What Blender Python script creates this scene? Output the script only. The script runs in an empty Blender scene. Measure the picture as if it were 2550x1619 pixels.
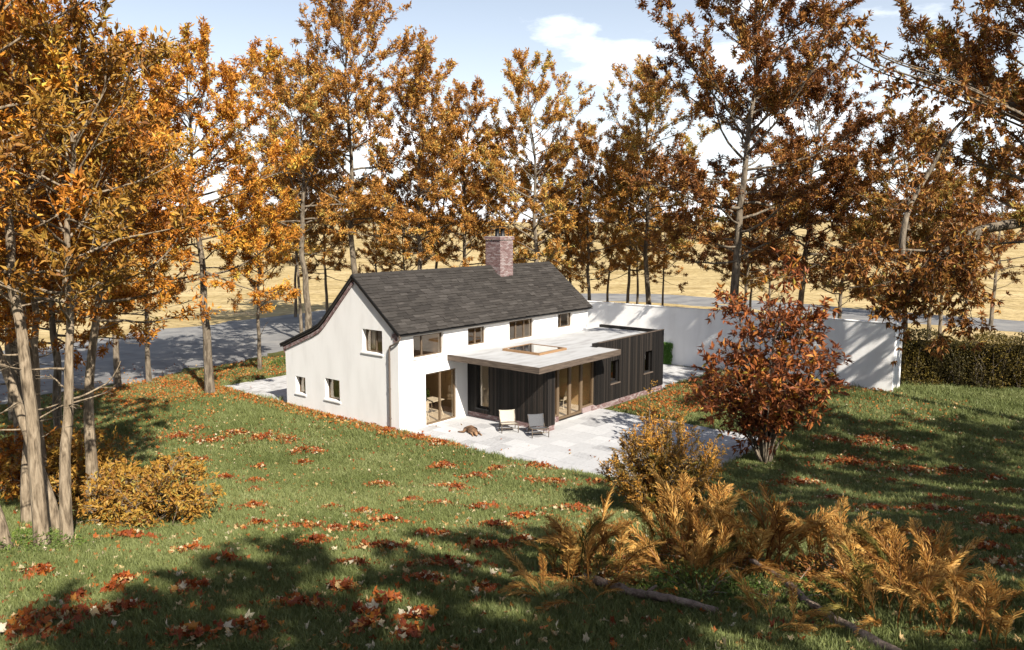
import bpy, math, random
import numpy as np
from mathutils import Vector, Matrix
R = math.radians
scene = bpy.context.scene
COL = scene.collection

# ------------------------------------------------------------------ camera
cam_data = bpy.data.cameras.new('camera')
cam_data.sensor_width = 36.0
cam_data.lens = 36.0 * 1979.3 / 2550.0
cam_data.clip_start = 0.1
cam_data.clip_end = 6000.0
cam = bpy.data.objects.new('camera', cam_data)
COL.objects.link(cam)
cam.location = (0.0, 0.0, 9.0)
cam.rotation_euler = (R(90.0 - 7.387), 0.0, 0.0)
scene.camera = cam

# ------------------------------------------------------------------ sky and sun
SUN_TO = Vector((0.574, -1.032, 1.0)).normalized()       # towards the sun
sun_el = math.asin(SUN_TO.z)
world = bpy.data.worlds.new('World')
scene.world = world
world.use_nodes = True
wn = world.node_tree; wn.nodes.clear()
def wnode(t, **kw):
    n = wn.nodes.new(t)
    for k, v in kw.items(): setattr(n, k, v)
    return n
sky = wnode('ShaderNodeTexSky', sky_type='NISHITA', sun_disc=False)
sky.sun_elevation = sun_el
sky.sun_rotation = math.atan2(SUN_TO.x, SUN_TO.y)
sky.altitude = 100.0; sky.air_density = 1.0; sky.dust_density = 0.7; sky.ozone_density = 1.2
tc = wnode('ShaderNodeTexCoord')
sep = wnode('ShaderNodeSeparateXYZ'); wn.links.new(tc.outputs['Generated'], sep.inputs[0])
zadd = wnode('ShaderNodeMath', operation='ADD'); wn.links.new(sep.outputs['Z'], zadd.inputs[0]); zadd.inputs[1].default_value = 0.16
zmax = wnode('ShaderNodeMath', operation='MAXIMUM'); wn.links.new(zadd.outputs[0], zmax.inputs[0]); zmax.inputs[1].default_value = 0.05
dx = wnode('ShaderNodeMath', operation='DIVIDE'); wn.links.new(sep.outputs['X'], dx.inputs[0]); wn.links.new(zmax.outputs[0], dx.inputs[1])
dy = wnode('ShaderNodeMath', operation='DIVIDE'); wn.links.new(sep.outputs['Y'], dy.inputs[0]); wn.links.new(zmax.outputs[0], dy.inputs[1])
comb = wnode('ShaderNodeCombineXYZ'); wn.links.new(dx.outputs[0], comb.inputs[0]); wn.links.new(dy.outputs[0], comb.inputs[1]); comb.inputs[2].default_value = 3.7
cn = wnode('ShaderNodeTexNoise'); cn.inputs['Scale'].default_value = 1.15; cn.inputs['Detail'].default_value = 9.0; cn.inputs['Roughness'].default_value = 0.56
cn.inputs['Distortion'].default_value = 0.25
wn.links.new(comb.outputs[0], cn.inputs['Vector'])
cr = wnode('ShaderNodeValToRGB'); cr.color_ramp.elements[0].position = 0.545; cr.color_ramp.elements[1].position = 0.66
wn.links.new(cn.outputs['Fac'], cr.inputs[0])
thin = wnode('ShaderNodeMath', operation='MULTIPLY_ADD'); wn.links.new(cr.outputs['Color'], thin.inputs[0]); thin.inputs[1].default_value = 0.72; thin.inputs[2].default_value = 0.05
cmix = wnode('ShaderNodeMix', data_type='RGBA'); 
hz1 = wnode('ShaderNodeMath', operation='MULTIPLY'); wn.links.new(sep.outputs['Z'], hz1.inputs[0]); hz1.inputs[1].default_value = -5.5   # pale air low over the land
hz2 = wnode('ShaderNodeMath', operation='EXPONENT'); wn.links.new(hz1.outputs[0], hz2.inputs[0])
hz3 = wnode('ShaderNodeMath', operation='MULTIPLY_ADD'); wn.links.new(hz2.outputs[0], hz3.inputs[0]); hz3.inputs[1].default_value = 0.72; wn.links.new(thin.outputs[0], hz3.inputs[2]); hz3.use_clamp = True
wn.links.new(hz3.outputs[0], cmix.inputs[0])
wn.links.new(sky.outputs[0], cmix.inputs[6]); cmix.inputs[7].default_value = (15.0, 15.4, 16.0, 1.0)
bg = wnode('ShaderNodeBackground'); bg.inputs['Strength'].default_value = 0.062
wn.links.new(cmix.outputs[2], bg.inputs['Color'])
wo = wnode('ShaderNodeOutputWorld'); wn.links.new(bg.outputs[0], wo.inputs['Surface'])

sun_data = bpy.data.lights.new('sun', 'SUN')
sun_data.energy = 5.0
sun_data.angle = R(0.55)
sun_data.color = (1.0, 0.93, 0.82)
sun = bpy.data.objects.new('sun', sun_data)
COL.objects.link(sun)
sun.rotation_euler = SUN_TO.to_track_quat('Z', 'Y').to_euler()
sun.location = (20, -36, 40)

scene.view_settings.view_transform = 'Standard'
scene.view_settings.look = 'None'
scene.view_settings.gamma = 1.0
scene.view_settings.use_curve_mapping = False
scene.view_settings.exposure = 0.92
try:
    scene.cycles.max_bounces = 6; scene.cycles.transparent_max_bounces = 12
    scene.cycles.use_denoising = True
except Exception:
    pass

# ------------------------------------------------------------------ helpers
def tag(o, label=None, cat=None, group=None, kind=None):
    if label: o['label'] = label
    if cat: o['category'] = cat
    if group: o['group'] = group
    if kind: o['kind'] = kind
    return o

def empty(name, loc=(0, 0, 0), rz=0.0, parent=None):
    o = bpy.data.objects.new(name, None); COL.objects.link(o)
    o.empty_display_size = 0.2; o.location = loc; o.rotation_euler = (0, 0, rz); o.parent = parent
    return o

class Geo:
    """collects vertices and faces, builds ONE mesh"""
    def __init__(s):
        s.V = []; s.F = {}; s.n = 0; s.att = []
    def add(s, V, F, rnd=None):
        V = np.asarray(V, float).reshape(-1, 3); F = np.asarray(F, int)
        s.V.append(V); s.F.setdefault(F.shape[1], []).append(F + s.n); s.n += len(V)
        s.att.append(np.full(len(V), 0.5 if rnd is None else rnd) if np.isscalar(rnd) or rnd is None else np.asarray(rnd))
        return s
    def box(s, a, b, rnd=None, M=None):
        (x0, y0, z0), (x1, y1, z1) = a, b
        V = np.array([[x0,y0,z0],[x1,y0,z0],[x1,y1,z0],[x0,y1,z0],[x0,y0,z1],[x1,y0,z1],[x1,y1,z1],[x0,y1,z1]], float)
        if M is not None: V = V @ np.array(M.to_3x3()).T + np.array(M.translation)
        s.add(V, [[3,2,1,0],[4,5,6,7],[0,1,5,4],[1,2,6,5],[2,3,7,6],[3,0,4,7]], rnd)
        return s
    def tube(s, P, r, sides=8, cap=False, rnd=None):
        P = np.asarray(P, float); n = len(P); r = np.broadcast_to(np.asarray(r, float), (n,))
        T = np.gradient(P, axis=0); T /= np.linalg.norm(T, axis=1)[:, None] + 1e-9
        ref = np.array([0, 0, 1.0]) if abs(T[0][2]) < 0.8 else np.array([1.0, 0, 0])
        A = np.cross(T, ref); A /= np.linalg.norm(A, axis=1)[:, None] + 1e-9
        B = np.cross(T, A)
        an = np.arange(sides) * 2 * np.pi / sides
        V = P[:, None] + r[:, None, None] * (A[:, None] * np.cos(an)[None, :, None] + B[:, None] * np.sin(an)[None, :, None])
        i = np.arange(n - 1)[:, None] * sides; j = np.arange(sides)[None]; k = (j + 1) % sides
        F = np.stack([i + j, i + k, i + sides + k, i + sides + j], -1).reshape(-1, 4)
        o = s.n
        s.add(V.reshape(-1, 3), F, rnd)
        if cap:
            for e in (0, n - 1):
                c = s.n
                s.add(P[e][None], np.zeros((0, 3), int), rnd)
                ring = o + e * sides + np.arange(sides)
                tri = np.stack([np.full(sides, c), ring, np.roll(ring, -1)], -1)
                s.F.setdefault(3, []).append(tri if e else tri[:, ::-1])
        return s
    def mesh(s, name, mat=None, smooth=False, att=True):
        me = bpy.data.meshes.new(name)
        V = np.concatenate(s.V); me.vertices.add(len(V)); me.vertices.foreach_set('co', V.astype(np.float32).ravel())
        loops = []; starts = []; tot = 0; cnt = 0
        for k, fl in s.F.items():
            F = np.concatenate(fl)
            if not len(F): continue
            loops.append(F.ravel()); starts.append(tot + np.arange(len(F)) * k); tot += F.size; cnt += len(F)
        me.loops.add(tot); me.loops.foreach_set('vertex_index', np.concatenate(loops).astype(np.int32))
        me.polygons.add(cnt); me.polygons.foreach_set('loop_start', np.concatenate(starts).astype(np.int32))
        me.polygons.foreach_set('use_smooth', np.full(cnt, smooth))
        me.update(calc_edges=True)
        if att:
            a = me.attributes.new('rnd', 'FLOAT', 'POINT'); a.data.foreach_set('value', np.concatenate(s.att).astype(np.float32))
        if mat: me.materials.append(mat)
        return me
    def build(s, name, mat=None, parent=None, smooth=False):
        return link(name, s.mesh(name, mat, smooth), parent)

def link(name, me, parent=None, loc=(0, 0, 0)):
    o = bpy.data.objects.new(name, me); COL.objects.link(o); o.parent = parent; o.location = loc
    return o

def copy_tree(o, parent=None):
    c = o.copy(); COL.objects.link(c); c.parent = parent
    for ch in o.children:
        d = ch.copy(); COL.objects.link(d); d.parent = c
        for g in ch.children:
            e = g.copy(); COL.objects.link(e); e.parent = d
    return c

def unit(v):
    v = np.asarray(v, float); return v / (np.linalg.norm(v, axis=-1, keepdims=True) + 1e-9)

# ------------------------------------------------------------------ materials
def mat_new(name):
    m = bpy.data.materials.new(name); m.use_nodes = True
    nt = m.node_tree; b = nt.nodes['Principled BSDF']
    return m, nt, b
def N(nt, t, **kw):
    n = nt.nodes.new(t)
    for k, v in kw.items():
        if k in n.inputs.keys(): n.inputs[k].default_value = v
        else: setattr(n, k, v)
    return n
def ramp(nt, stops):
    r = nt.nodes.new('ShaderNodeValToRGB'); e = r.color_ramp.elements
    while len(e) < len(stops): e.new(0.5)
    for el, (p, c) in zip(e, stops):
        el.position = p; el.color = (*c, 1.0) if len(c) == 3 else c
    return r
def noise_mat(name, stops, scale=3.0, detail=6.0, rough=0.8, stretch=(1, 1, 1), bump=0.0, bscale=None, bdist=0.02, spec=0.3, coord='Object', dist=0.0):
    m, nt, b = mat_new(name)
    t = N(nt, 'ShaderNodeTexCoord'); mp = N(nt, 'ShaderNodeMapping'); mp.inputs['Scale'].default_value = stretch
    nt.links.new(t.outputs[coord], mp.inputs[0])
    n = N(nt, 'ShaderNodeTexNoise', Scale=scale, Detail=detail, Distortion=dist); nt.links.new(mp.outputs[0], n.inputs['Vector'])
    r = ramp(nt, stops); nt.links.new(n.outputs['Fac'], r.inputs[0]); nt.links.new(r.outputs[0], b.inputs['Base Color'])
    b.inputs['Roughness'].default_value = rough; b.inputs['Specular IOR Level'].default_value = spec
    if bump:
        n2 = N(nt, 'ShaderNodeTexNoise', Scale=bscale or scale * 6, Detail=6.0); nt.links.new(mp.outputs[0], n2.inputs['Vector'])
        bp = N(nt, 'ShaderNodeBump', Strength=bump, Distance=bdist); nt.links.new(n2.outputs['Fac'], bp.inputs['Height'])
        nt.links.new(bp.outputs[0], b.inputs['Normal'])
    return m
def flat(name, c, rough=0.6, metal=0.0, spec=0.4):
    m, nt, b = mat_new(name)
    b.inputs['Base Color'].default_value = (*c, 1); b.inputs['Roughness'].default_value = rough
    b.inputs['Metallic'].default_value = metal; b.inputs['Specular IOR Level'].default_value = spec
    return m
def leaf_mat(name, stops, trans=0.14, rough=0.55, objvar=0.12, spec=0.25):
    m, nt, b = mat_new(name)
    a = N(nt, 'ShaderNodeAttribute', attribute_name='rnd')
    oi = N(nt, 'ShaderNodeObjectInfo')
    ad = N(nt, 'ShaderNodeMath', operation='MULTIPLY_ADD'); nt.links.new(oi.outputs['Random'], ad.inputs[0]); ad.inputs[1].default_value = objvar; ad.inputs[2].default_value = -objvar / 2
    sm = N(nt, 'ShaderNodeMath', operation='ADD'); nt.links.new(a.outputs['Fac'], sm.inputs[0]); nt.links.new(ad.outputs[0], sm.inputs[1])
    r = ramp(nt, stops); nt.links.new(sm.outputs[0], r.inputs[0])
    nt.links.new(r.outputs[0], b.inputs['Base Color']); b.inputs['Roughness'].default_value = rough; b.inputs['Specular IOR Level'].default_value = spec
    tr = N(nt, 'ShaderNodeBsdfTranslucent'); nt.links.new(r.outputs[0], tr.inputs['Color'])
    mx = N(nt, 'ShaderNodeMixShader', Fac=trans); nt.links.new(b.outputs[0], mx.inputs[1]); nt.links.new(tr.outputs[0], mx.inputs[2])
    nt.links.new(mx.outputs[0], nt.nodes['Material Output'].inputs['Surface'])
    return m
def rnd_mat(name, stops, rough=0.7, grain=(1, 1, 1), gscale=8.0, gamount=0.35, bump=0.2, bdist=0.01, spec=0.3):
    """tone of its own per piece (object random + rnd attribute) with a grain"""
    m, nt, b = mat_new(name)
    a = N(nt, 'ShaderNodeAttribute', attribute_name='rnd'); oi = N(nt, 'ShaderNodeObjectInfo')
    sm = N(nt, 'ShaderNodeMath', operation='ADD'); nt.links.new(a.outputs['Fac'], sm.inputs[0]); nt.links.new(oi.outputs['Random'], sm.inputs[1])
    fr = N(nt, 'ShaderNodeMath', operation='FRACT'); nt.links.new(sm.outputs[0], fr.inputs[0])
    t = N(nt, 'ShaderNodeTexCoord'); mp = N(nt, 'ShaderNodeMapping'); mp.inputs['Scale'].default_value = grain
    nt.links.new(t.outputs['Object'], mp.inputs[0])
    off = N(nt, 'ShaderNodeVectorMath', operation='SCALE'); off.inputs[0].default_value = (37.1, 17.3, 53.7); nt.links.new(fr.outputs[0], off.inputs['Scale'])
    va = N(nt, 'ShaderNodeVectorMath', operation='ADD'); nt.links.new(mp.outputs[0], va.inputs[0]); nt.links.new(off.outputs[0], va.inputs[1])
    n = N(nt, 'ShaderNodeTexNoise', Scale=gscale, Detail=6.0); nt.links.new(va.outputs[0], n.inputs['Vector'])
    mx = N(nt, 'ShaderNodeMath', operation='MULTIPLY_ADD'); nt.links.new(n.outputs['Fac'], mx.inputs[0]); mx.inputs[1].default_value = gamount * 2; mx.inputs[2].default_value = -gamount
    s2 = N(nt, 'ShaderNodeMath', operation='ADD'); nt.links.new(fr.outputs[0], s2.inputs[0]); nt.links.new(mx.outputs[0], s2.inputs[1])
    r = ramp(nt, stops); nt.links.new(s2.outputs[0], r.inputs[0]); nt.links.new(r.outputs[0], b.inputs['Base Color'])
    b.inputs['Roughness'].default_value = rough; b.inputs['Specular IOR Level'].default_value = spec
    if bump:
        bp = N(nt, 'ShaderNodeBump', Strength=bump, Distance=bdist); nt.links.new(n.outputs['Fac'], bp.inputs['Height']); nt.links.new(bp.outputs[0], b.inputs['Normal'])
    return m

M = {}
M['render'] = noise_mat('white_render', [(0.3, (0.745, 0.737, 0.722)), (0.5, (0.815, 0.808, 0.793)), (0.7, (0.845, 0.838, 0.825))], 1.6, 9, 0.9, (1, 1, .28), bump=0.25, bscale=60, bdist=0.004)
M['tile'] = rnd_mat('slate', [(0.0, (0.02502, 0.02154, 0.01877)), (0.5, (0.03822, 0.03336, 0.02919)), (0.9, (0.04726, 0.0417, 0.03683)), (1.0, (0.06116, 0.05421, 0.04865))], 0.8, (.35, 5, 1), 5.0, 0.6, 0.7, 0.015)
M['board'] = rnd_mat('charred_timber', [(0.0, (0.00459, 0.003672, 0.003213)), (0.55, (0.01193, 0.009639, 0.008262)), (1.0, (0.03442, 0.02662, 0.02111))], 0.7, (9, 9, 0.5), 2.0, 0.35, 0.4, 0.01)
M['brick'] = rnd_mat('brick', [(0.0, (0.157, 0.09193, 0.08685)), (0.5, (0.2214, 0.1452, 0.1411)), (1.0, (0.3141, 0.2613, 0.2551))], 0.85, (1, 1, 1), 9.0, 0.3, 0.4, 0.006)
M['mortar'] = noise_mat('mortar', [(0.3, (0.35, 0.301, 0.28)), (0.7, (0.42, 0.371, 0.35))], 12, 5, 0.95)
M['fascia'] = noise_mat('weathered_fascia', [(0.25, (0.048, 0.036, 0.028)), (0.5, (0.104, 0.0784, 0.0608)), (0.75, (0.16, 0.124, 0.096))], 3.0, 8, 0.75, (0.6, 0.6, 9), bump=0.3, bscale=10)
M['oak'] = noise_mat('oak_frame', [(0.3, (0.2457, 0.1404, 0.0702)), (0.7, (0.3217, 0.1989, 0.1053))], 4, 6, 0.6, (1, 1, 6))
M['frame'] = flat('bronze_frame', (0.1275, 0.0918, 0.0612), 0.5, 0.0)
M['frame_door'] = flat('brown_door_frame', (0.1445, 0.102, 0.06375), 0.5, 0.0)
M['dark_metal'] = flat('dark_metal', (0.03, 0.03, 0.032), 0.45, 0.6)
M['pipe'] = flat('pipe_brown', (0.136, 0.108, 0.088), 0.4)
M['soffit'] = flat('soffit_tan', (0.336, 0.28, 0.216), 0.8)
M['membrane'] = noise_mat('roof_membrane', [(0.3, (0.2921, 0.2872, 0.2839)), (0.5, (0.3797, 0.3803, 0.3814)), (0.75, (0.4381, 0.4424, 0.4492))], 1.3, 10, 0.85, (0.6, 2.0, 1), bump=0.15, bscale=30)
M['patio'] = noise_mat('pale_stone', [(0.28, (0.2177, 0.21, 0.2073)), (0.42, (0.3548, 0.3528, 0.3484)), (0.55, (0.4516, 0.4494, 0.4498)), (0.75, (0.5161, 0.5166, 0.5204))], 1.6, 14, 0.8, (1.0, 2.2, 1), bump=0.5, bscale=9, bdist=0.02, dist=0.8)
M['interior'] = flat('interior_tan', (0.666, 0.522, 0.36), 0.9)
M['floor_in'] = noise_mat('inside_floor', [(0.3, (0.51, 0.459, 0.391)), (0.7, (0.629, 0.578, 0.51))], 3, 5, 0.5)
M['white'] = flat('white_lacquer', (0.78, 0.77, 0.75), 0.4)
M['canvas1'] = noise_mat('cream_canvas', [(0.3, (0.4, 0.36, 0.296)), (0.7, (0.48, 0.44, 0.368))], 40, 4, 0.9)
M['canvas2'] = noise_mat('grey_canvas_shadowed', [(0.3, (0.0748, 0.0788, 0.0887)), (0.7, (0.106, 0.108, 0.114))], 40, 4, 0.9)  # grey cloth, darkened further to stand for the shadow over that chair
M['chairwood'] = noise_mat('chair_wood', [(0.3, (0.088, 0.068, 0.052)), (0.7, (0.16, 0.128, 0.096))], 6, 5, 0.6, (1, 1, 4))
M['bark'] = noise_mat('bark', [(0.3, (0.0546, 0.04134, 0.02886)), (0.48, (0.1404, 0.1131, 0.0819)), (0.62, (0.2184, 0.1794, 0.1326)), (0.8, (0.2808, 0.2379, 0.1794))], 3.2, 10, 0.9, (2.4, 2.4, 0.55), bump=1.0, bscale=8, bdist=0.05, dist=0.6)
M['bark_pale'] = noise_mat('pale_bark', [(0.30, (0.072, 0.0528, 0.0336)), (0.45, (0.188, 0.144, 0.096)), (0.58, (0.276, 0.216, 0.148)), (0.8, (0.352, 0.288, 0.208))], 5.5, 12, 0.9, (2.6, 2.6, 0.45), bump=1.0, bscale=7, bdist=0.05, dist=0.8)
M['log'] = noise_mat('dead_wood', [(0.3, (0.0918, 0.0664, 0.05029)), (0.55, (0.204, 0.1518, 0.117)), (0.8, (0.306, 0.2372, 0.1821))], 5, 10, 0.9, (2, 2, 2), bump=0.9, bscale=14, bdist=0.03)
M['leaf_orange'] = leaf_mat('leaf_orange', objvar=0.25, stops=[(0.0, (0.1991, 0.06838, 0.01072)), (0.3, (0.3981, 0.1416, 0.01787)), (0.6, (0.5575, 0.2393, 0.03128)), (0.85, (0.617, 0.3517, 0.04915)), (1.0, (0.4976, 0.3909, 0.07148))])
M['leaf_back'] = leaf_mat('leaf_back', [(0.0, (0.1732, 0.0964, 0.0229)), (0.3, (0.3899, 0.1701, 0.0333)), (0.6, (0.5307, 0.2609, 0.05725)), (0.82, (0.5415, 0.363, 0.08848)), (1.0, (0.3465, 0.3175, 0.08327))], objvar=0.3)
M['leaf_red'] = leaf_mat('leaf_red', objvar=0.3, stops=[(0.0, (0.09176, 0.03319, 0.01157)), (0.35, (0.2086, 0.07837, 0.02136)), (0.62, (0.3171, 0.1383, 0.03114)), (0.82, (0.3922, 0.2259, 0.04894)), (1.0, (0.3004, 0.2489, 0.06228))])
M['leaf_yellow'] = leaf_mat('leaf_yellow', [(0.0, (0.1535, 0.05609, 0.01299)), (0.3, (0.2834, 0.1346, 0.02273)), (0.65, (0.366, 0.2131, 0.03572)), (0.9, (0.3424, 0.2524, 0.05845)), (1.0, (0.2066, 0.2019, 0.05196))])
M['leaf_shrub'] = leaf_mat('leaf_redtree', [(0.0, (0.08142, 0.02866, 0.01343)), (0.35, (0.199, 0.05732, 0.01971)), (0.6, (0.3257, 0.1051, 0.02686)), (0.8, (0.4342, 0.191, 0.03134)), (0.92, (0.4523, 0.3153, 0.04478)), (1.0, (0.1809, 0.191, 0.04478))])
M['leaf_hedge'] = leaf_mat('leaf_hedge', [(0.0, (0.036, 0.0324, 0.00864)), (0.5, (0.0936, 0.0684, 0.01296)), (0.85, (0.1728, 0.1224, 0.018)), (1.0, (0.2304, 0.1152, 0.0216))])
M['leaf_conifer'] = leaf_mat('leaf_conifer', [(0.0, (0.1089, 0.07994, 0.01742)), (0.4, (0.2831, 0.1599, 0.02772)), (0.75, (0.4901, 0.2445, 0.0396)), (1.0, (0.6316, 0.301, 0.04752))])
M['fern'] = leaf_mat('fern_gold', [(0.0, (0.14, 0.052, 0.012)), (0.3, (0.30, 0.135, 0.03)), (0.6, (0.47, 0.25, 0.06)), (1.0, (0.64, 0.41, 0.13))], objvar=0.6)
M['fern_green'] = leaf_mat('fern_olive', [(0.0, (0.06, 0.06, 0.012)), (0.5, (0.15, 0.135, 0.03)), (1.0, (0.34, 0.25, 0.06))], objvar=0.5)
M['leaf_green'] = leaf_mat('leaf_green', [(0.0, (0.04, 0.07, 0.012)), (0.6, (0.08, 0.13, 0.02)), (1.0, (0.16, 0.2, 0.04))])
M['ivy'] = leaf_mat('ivy_green', [(0.0, (0.05, 0.12, 0.02)), (0.6, (0.10, 0.22, 0.04)), (1.0, (0.18, 0.3, 0.06))])
M['grass'] = leaf_mat('grass_blade', [(0.0, (0.0859, 0.1092, 0.02929)), (0.5, (0.1562, 0.182, 0.05948)), (0.85, (0.2225, 0.2413, 0.0915)), (1.0, (0.3279, 0.3368, 0.1739))], 0.1)
def vary_grass(m):
    nt = m.node_tree; oi = [n for n in nt.nodes if n.type == 'OBJECT_INFO'][0]; md = [n for n in nt.nodes if n.type == 'MATH' and n.operation == 'MULTIPLY_ADD'][0]
    n = N(nt, 'ShaderNodeTexNoise', Scale=0.28, Detail=5.0); nt.links.new(oi.outputs['Location'], n.inputs['Vector']); nt.links.new(n.outputs['Fac'], md.inputs[0]); md.inputs[1].default_value = 1.3; md.inputs[2].default_value = -.62
vary_grass(M['grass'])
M['litter'] = leaf_mat('leaf_litter', [(0.0, (0.0984, 0.0246, 0.00984)), (0.35, (0.246, 0.0533, 0.01312)), (0.55, (0.3608, 0.1066, 0.01804)), (0.72, (0.4264, 0.205, 0.041)), (0.86, (0.5084, 0.369, 0.1804)), (1.0, (0.5904, 0.5084, 0.3608))], 0.2, objvar=0.0)
M['glass'] = None
def glass_mat():
    m, nt, b = mat_new('window_glass'); nt.nodes.remove(b)
    tr = N(nt, 'ShaderNodeBsdfTransparent'); tr.inputs['Color'].default_value = (0.93, 0.89, 0.82, 1)
    gl = N(nt, 'ShaderNodeBsdfGlossy'); gl.inputs['Roughness'].default_value = 0.0; gl.inputs['Color'].default_value = (0.95, 0.9, 0.84, 1)
    lw = N(nt, 'ShaderNodeLayerWeight', Blend=0.5)
    pw = N(nt, 'ShaderNodeMath', operation='POWER'); nt.links.new(lw.outputs['Facing'], pw.inputs[0]); pw.inputs[1].default_value = 4.0
    fr = N(nt, 'ShaderNodeMath', operation='MULTIPLY_ADD'); nt.links.new(pw.outputs[0], fr.inputs[0]); fr.inputs[1].default_value = 0.85; fr.inputs[2].default_value = 0.10
    mx = N(nt, 'ShaderNodeMixShader'); nt.links.new(fr.outputs[0], mx.inputs[0]); nt.links.new(tr.outputs[0], mx.inputs[1]); nt.links.new(gl.outputs[0], mx.inputs[2])
    nt.links.new(mx.outputs[0], nt.nodes['Material Output'].inputs['Surface'])
    return m
M['glass'] = glass_mat()

# ------------------------------------------------------------------ house frame of reference
TH = 0.8797; OX, OY = -4.812, 33.184
UX, UY = math.cos(TH), math.sin(TH)
def world_uv(u, v): return (OX + UX * u + UY * v, OY + UY * u - UX * v)
def to_uv(x, y):
    a, b = x - OX, y - OY
    return a * UX + b * UY, a * UY - b * UX

# ------------------------------------------------------------------ terrain
PATIOS = [(0.12, 9.4, 0.0, 12.8), (15.4, 22.25, -8.0, 4.1), (0.25, 17.0, -15.0, -8.0), (0.05, 15.55, -8.1, 0.0), (4.2, 15.55, -0.1, 4.72)]
ROAD = np.array([(-90, 2), (-66, 16), (-48, 29), (-33, 44), (-26, 54), (-20.5, 65), (-12, 79), (0, 90), (14, 92), (27, 84), (38, 73), (52, 64), (74, 55), (105, 48)], float)
def smooth_poly(P, n):
    t = np.linspace(0, len(P) - 1, n); i = np.clip(t.astype(int), 0, len(P) - 2); f = (t - i)[:, None]
    p0 = P[np.clip(i - 1, 0, None)]; p1 = P[i]; p2 = P[i + 1]; p3 = P[np.clip(i + 2, None, len(P) - 1)]
    return 0.5 * (2 * p1 + (p2 - p0) * f + (2 * p0 - 5 * p1 + 4 * p2 - p3) * f ** 2 + (3 * p1 - p0 - 3 * p2 + p3) * f ** 3)
ROADC = smooth_poly(ROAD, 160)
RW = np.interp(np.linspace(0, 1, 160), [0, 0.12, 0.22, 0.34, 0.45, 0.56, 0.7, 1], [6, 8.5, 9.6, 9.2, 6.5, 4.8, 4.4, 4.2])
def road_dist(x, y):
    x = np.asarray(x, float).ravel(); y = np.asarray(y, float).ravel()
    out = np.empty(len(x))
    for k in range(0, len(x), 4000):
        d = np.hypot(x[k:k+4000, None] - ROADC[None, :, 0], y[k:k+4000, None] - ROADC[None, :, 1]) - RW[None]
        out[k:k+4000] = d.min(1)
    return out
def base_h(x, y):
    x = np.asarray(x, float); y = np.asarray(y, float)
    s = 26.0 - y
    b = 0.235 * 1.5 * np.log1p(np.exp(np.clip(s / 1.5, -60, 60)))
    b = np.where(y < 4, np.minimum(b, 0.235 * 22 + (4 - y) * 0.05), b)
    t = np.clip((y - 65) / 265, 0, 1)
    hill = 8.6 * t * t * (3 - 2 * t)
    und = 0.05 * np.sin(x * 0.31 + 1.3) * np.sin(y * 0.27) + 0.03 * np.sin(x * 0.9 + y * 0.7)
    u, v = to_uv(x, y)
    dp = np.full(np.shape(x), 50.0)
    for (a, c, e, f) in PATIOS:
        d = np.hypot(np.maximum(np.maximum(a - u, u - c), 0), np.maximum(np.maximum(e - v, v - f), 0))
        dp = np.minimum(dp, d)
    return b + hill + und * np.clip(dp / 4, 0, 1) * np.clip(y / 20, 0.2, 1) + 0.02 * np.clip(dp / 0.8, 0, 1), dp
def hgt(x, y):
    return float(base_h(np.array([x]), np.array([y]))[0][0])

# ------------------------------------------------------------------ ground sheet (laid out along the house axes)
def breaks(lo, hi, step, extra):
    a = list(np.arange(lo, hi + 1e-6, step)) + extra
    d = hi; s = step
    while d < 1900: s *= 1.22; d += s; a.append(d)
    d = lo; s = step
    while d > -1900: s *= 1.22; d -= s; a.append(d)
    a = np.array(sorted(a)); keep = [a[0]]
    ex = set(np.round(extra, 4))
    for q in a[1:]:
        if q - keep[-1] > 0.12 or round(q, 4) in ex: keep.append(q)
    return np.array(keep)
eu = [x for p in PATIOS for x in (p[0] - .01, p[0] + .02, p[1] - .02, p[1] + .01)]
ev = [x for p in PATIOS for x in (p[2] - .01, p[2] + .02, p[3] - .02, p[3] + .01)]
gu = breaks(-34, 34, 0.6, eu); gv = breaks(-44, 40, 0.6, ev)
GU, GV = np.meshgrid(gu, gv, indexing='ij')
gx = OX + UX * GU + UY * GV; gy = OY + UY * GU - UX * GV
gz, gdp = base_h(gx, gy)
gz = np.where(gdp < 1e-4, np.minimum(gz, -0.09), gz)
nu_, nv_ = GU.shape
ii = np.arange(nu_ - 1)[:, None] * nv_ + np.arange(nv_ - 1)[None]
quads = np.stack([ii, ii + 1, ii + nv_ + 1, ii + nv_], -1).reshape(-1, 4)[:, ::-1]
near_road = np.interp(gx, ROADC[:, 0], ROADC[:, 1])
def lawn_mask(x, y):
    u, v = to_uv(x, y)
    side = np.interp(x, ROADC[:, 0], ROADC[:, 1]) - y
    m = np.clip(side / 2.0, 0, 1)
    beyond = np.clip((u - 22.9) / 1.0, 0, 1) * np.clip((y - (44.6 - .4 * (x - 21.75))) / 1.0, 0, 1)
    return m * (1 - beyond)
g = Geo(); g.add(np.stack([gx.ravel(), gy.ravel(), gz.ravel()], 1), quads, lawn_mask(gx, gy).ravel())
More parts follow.
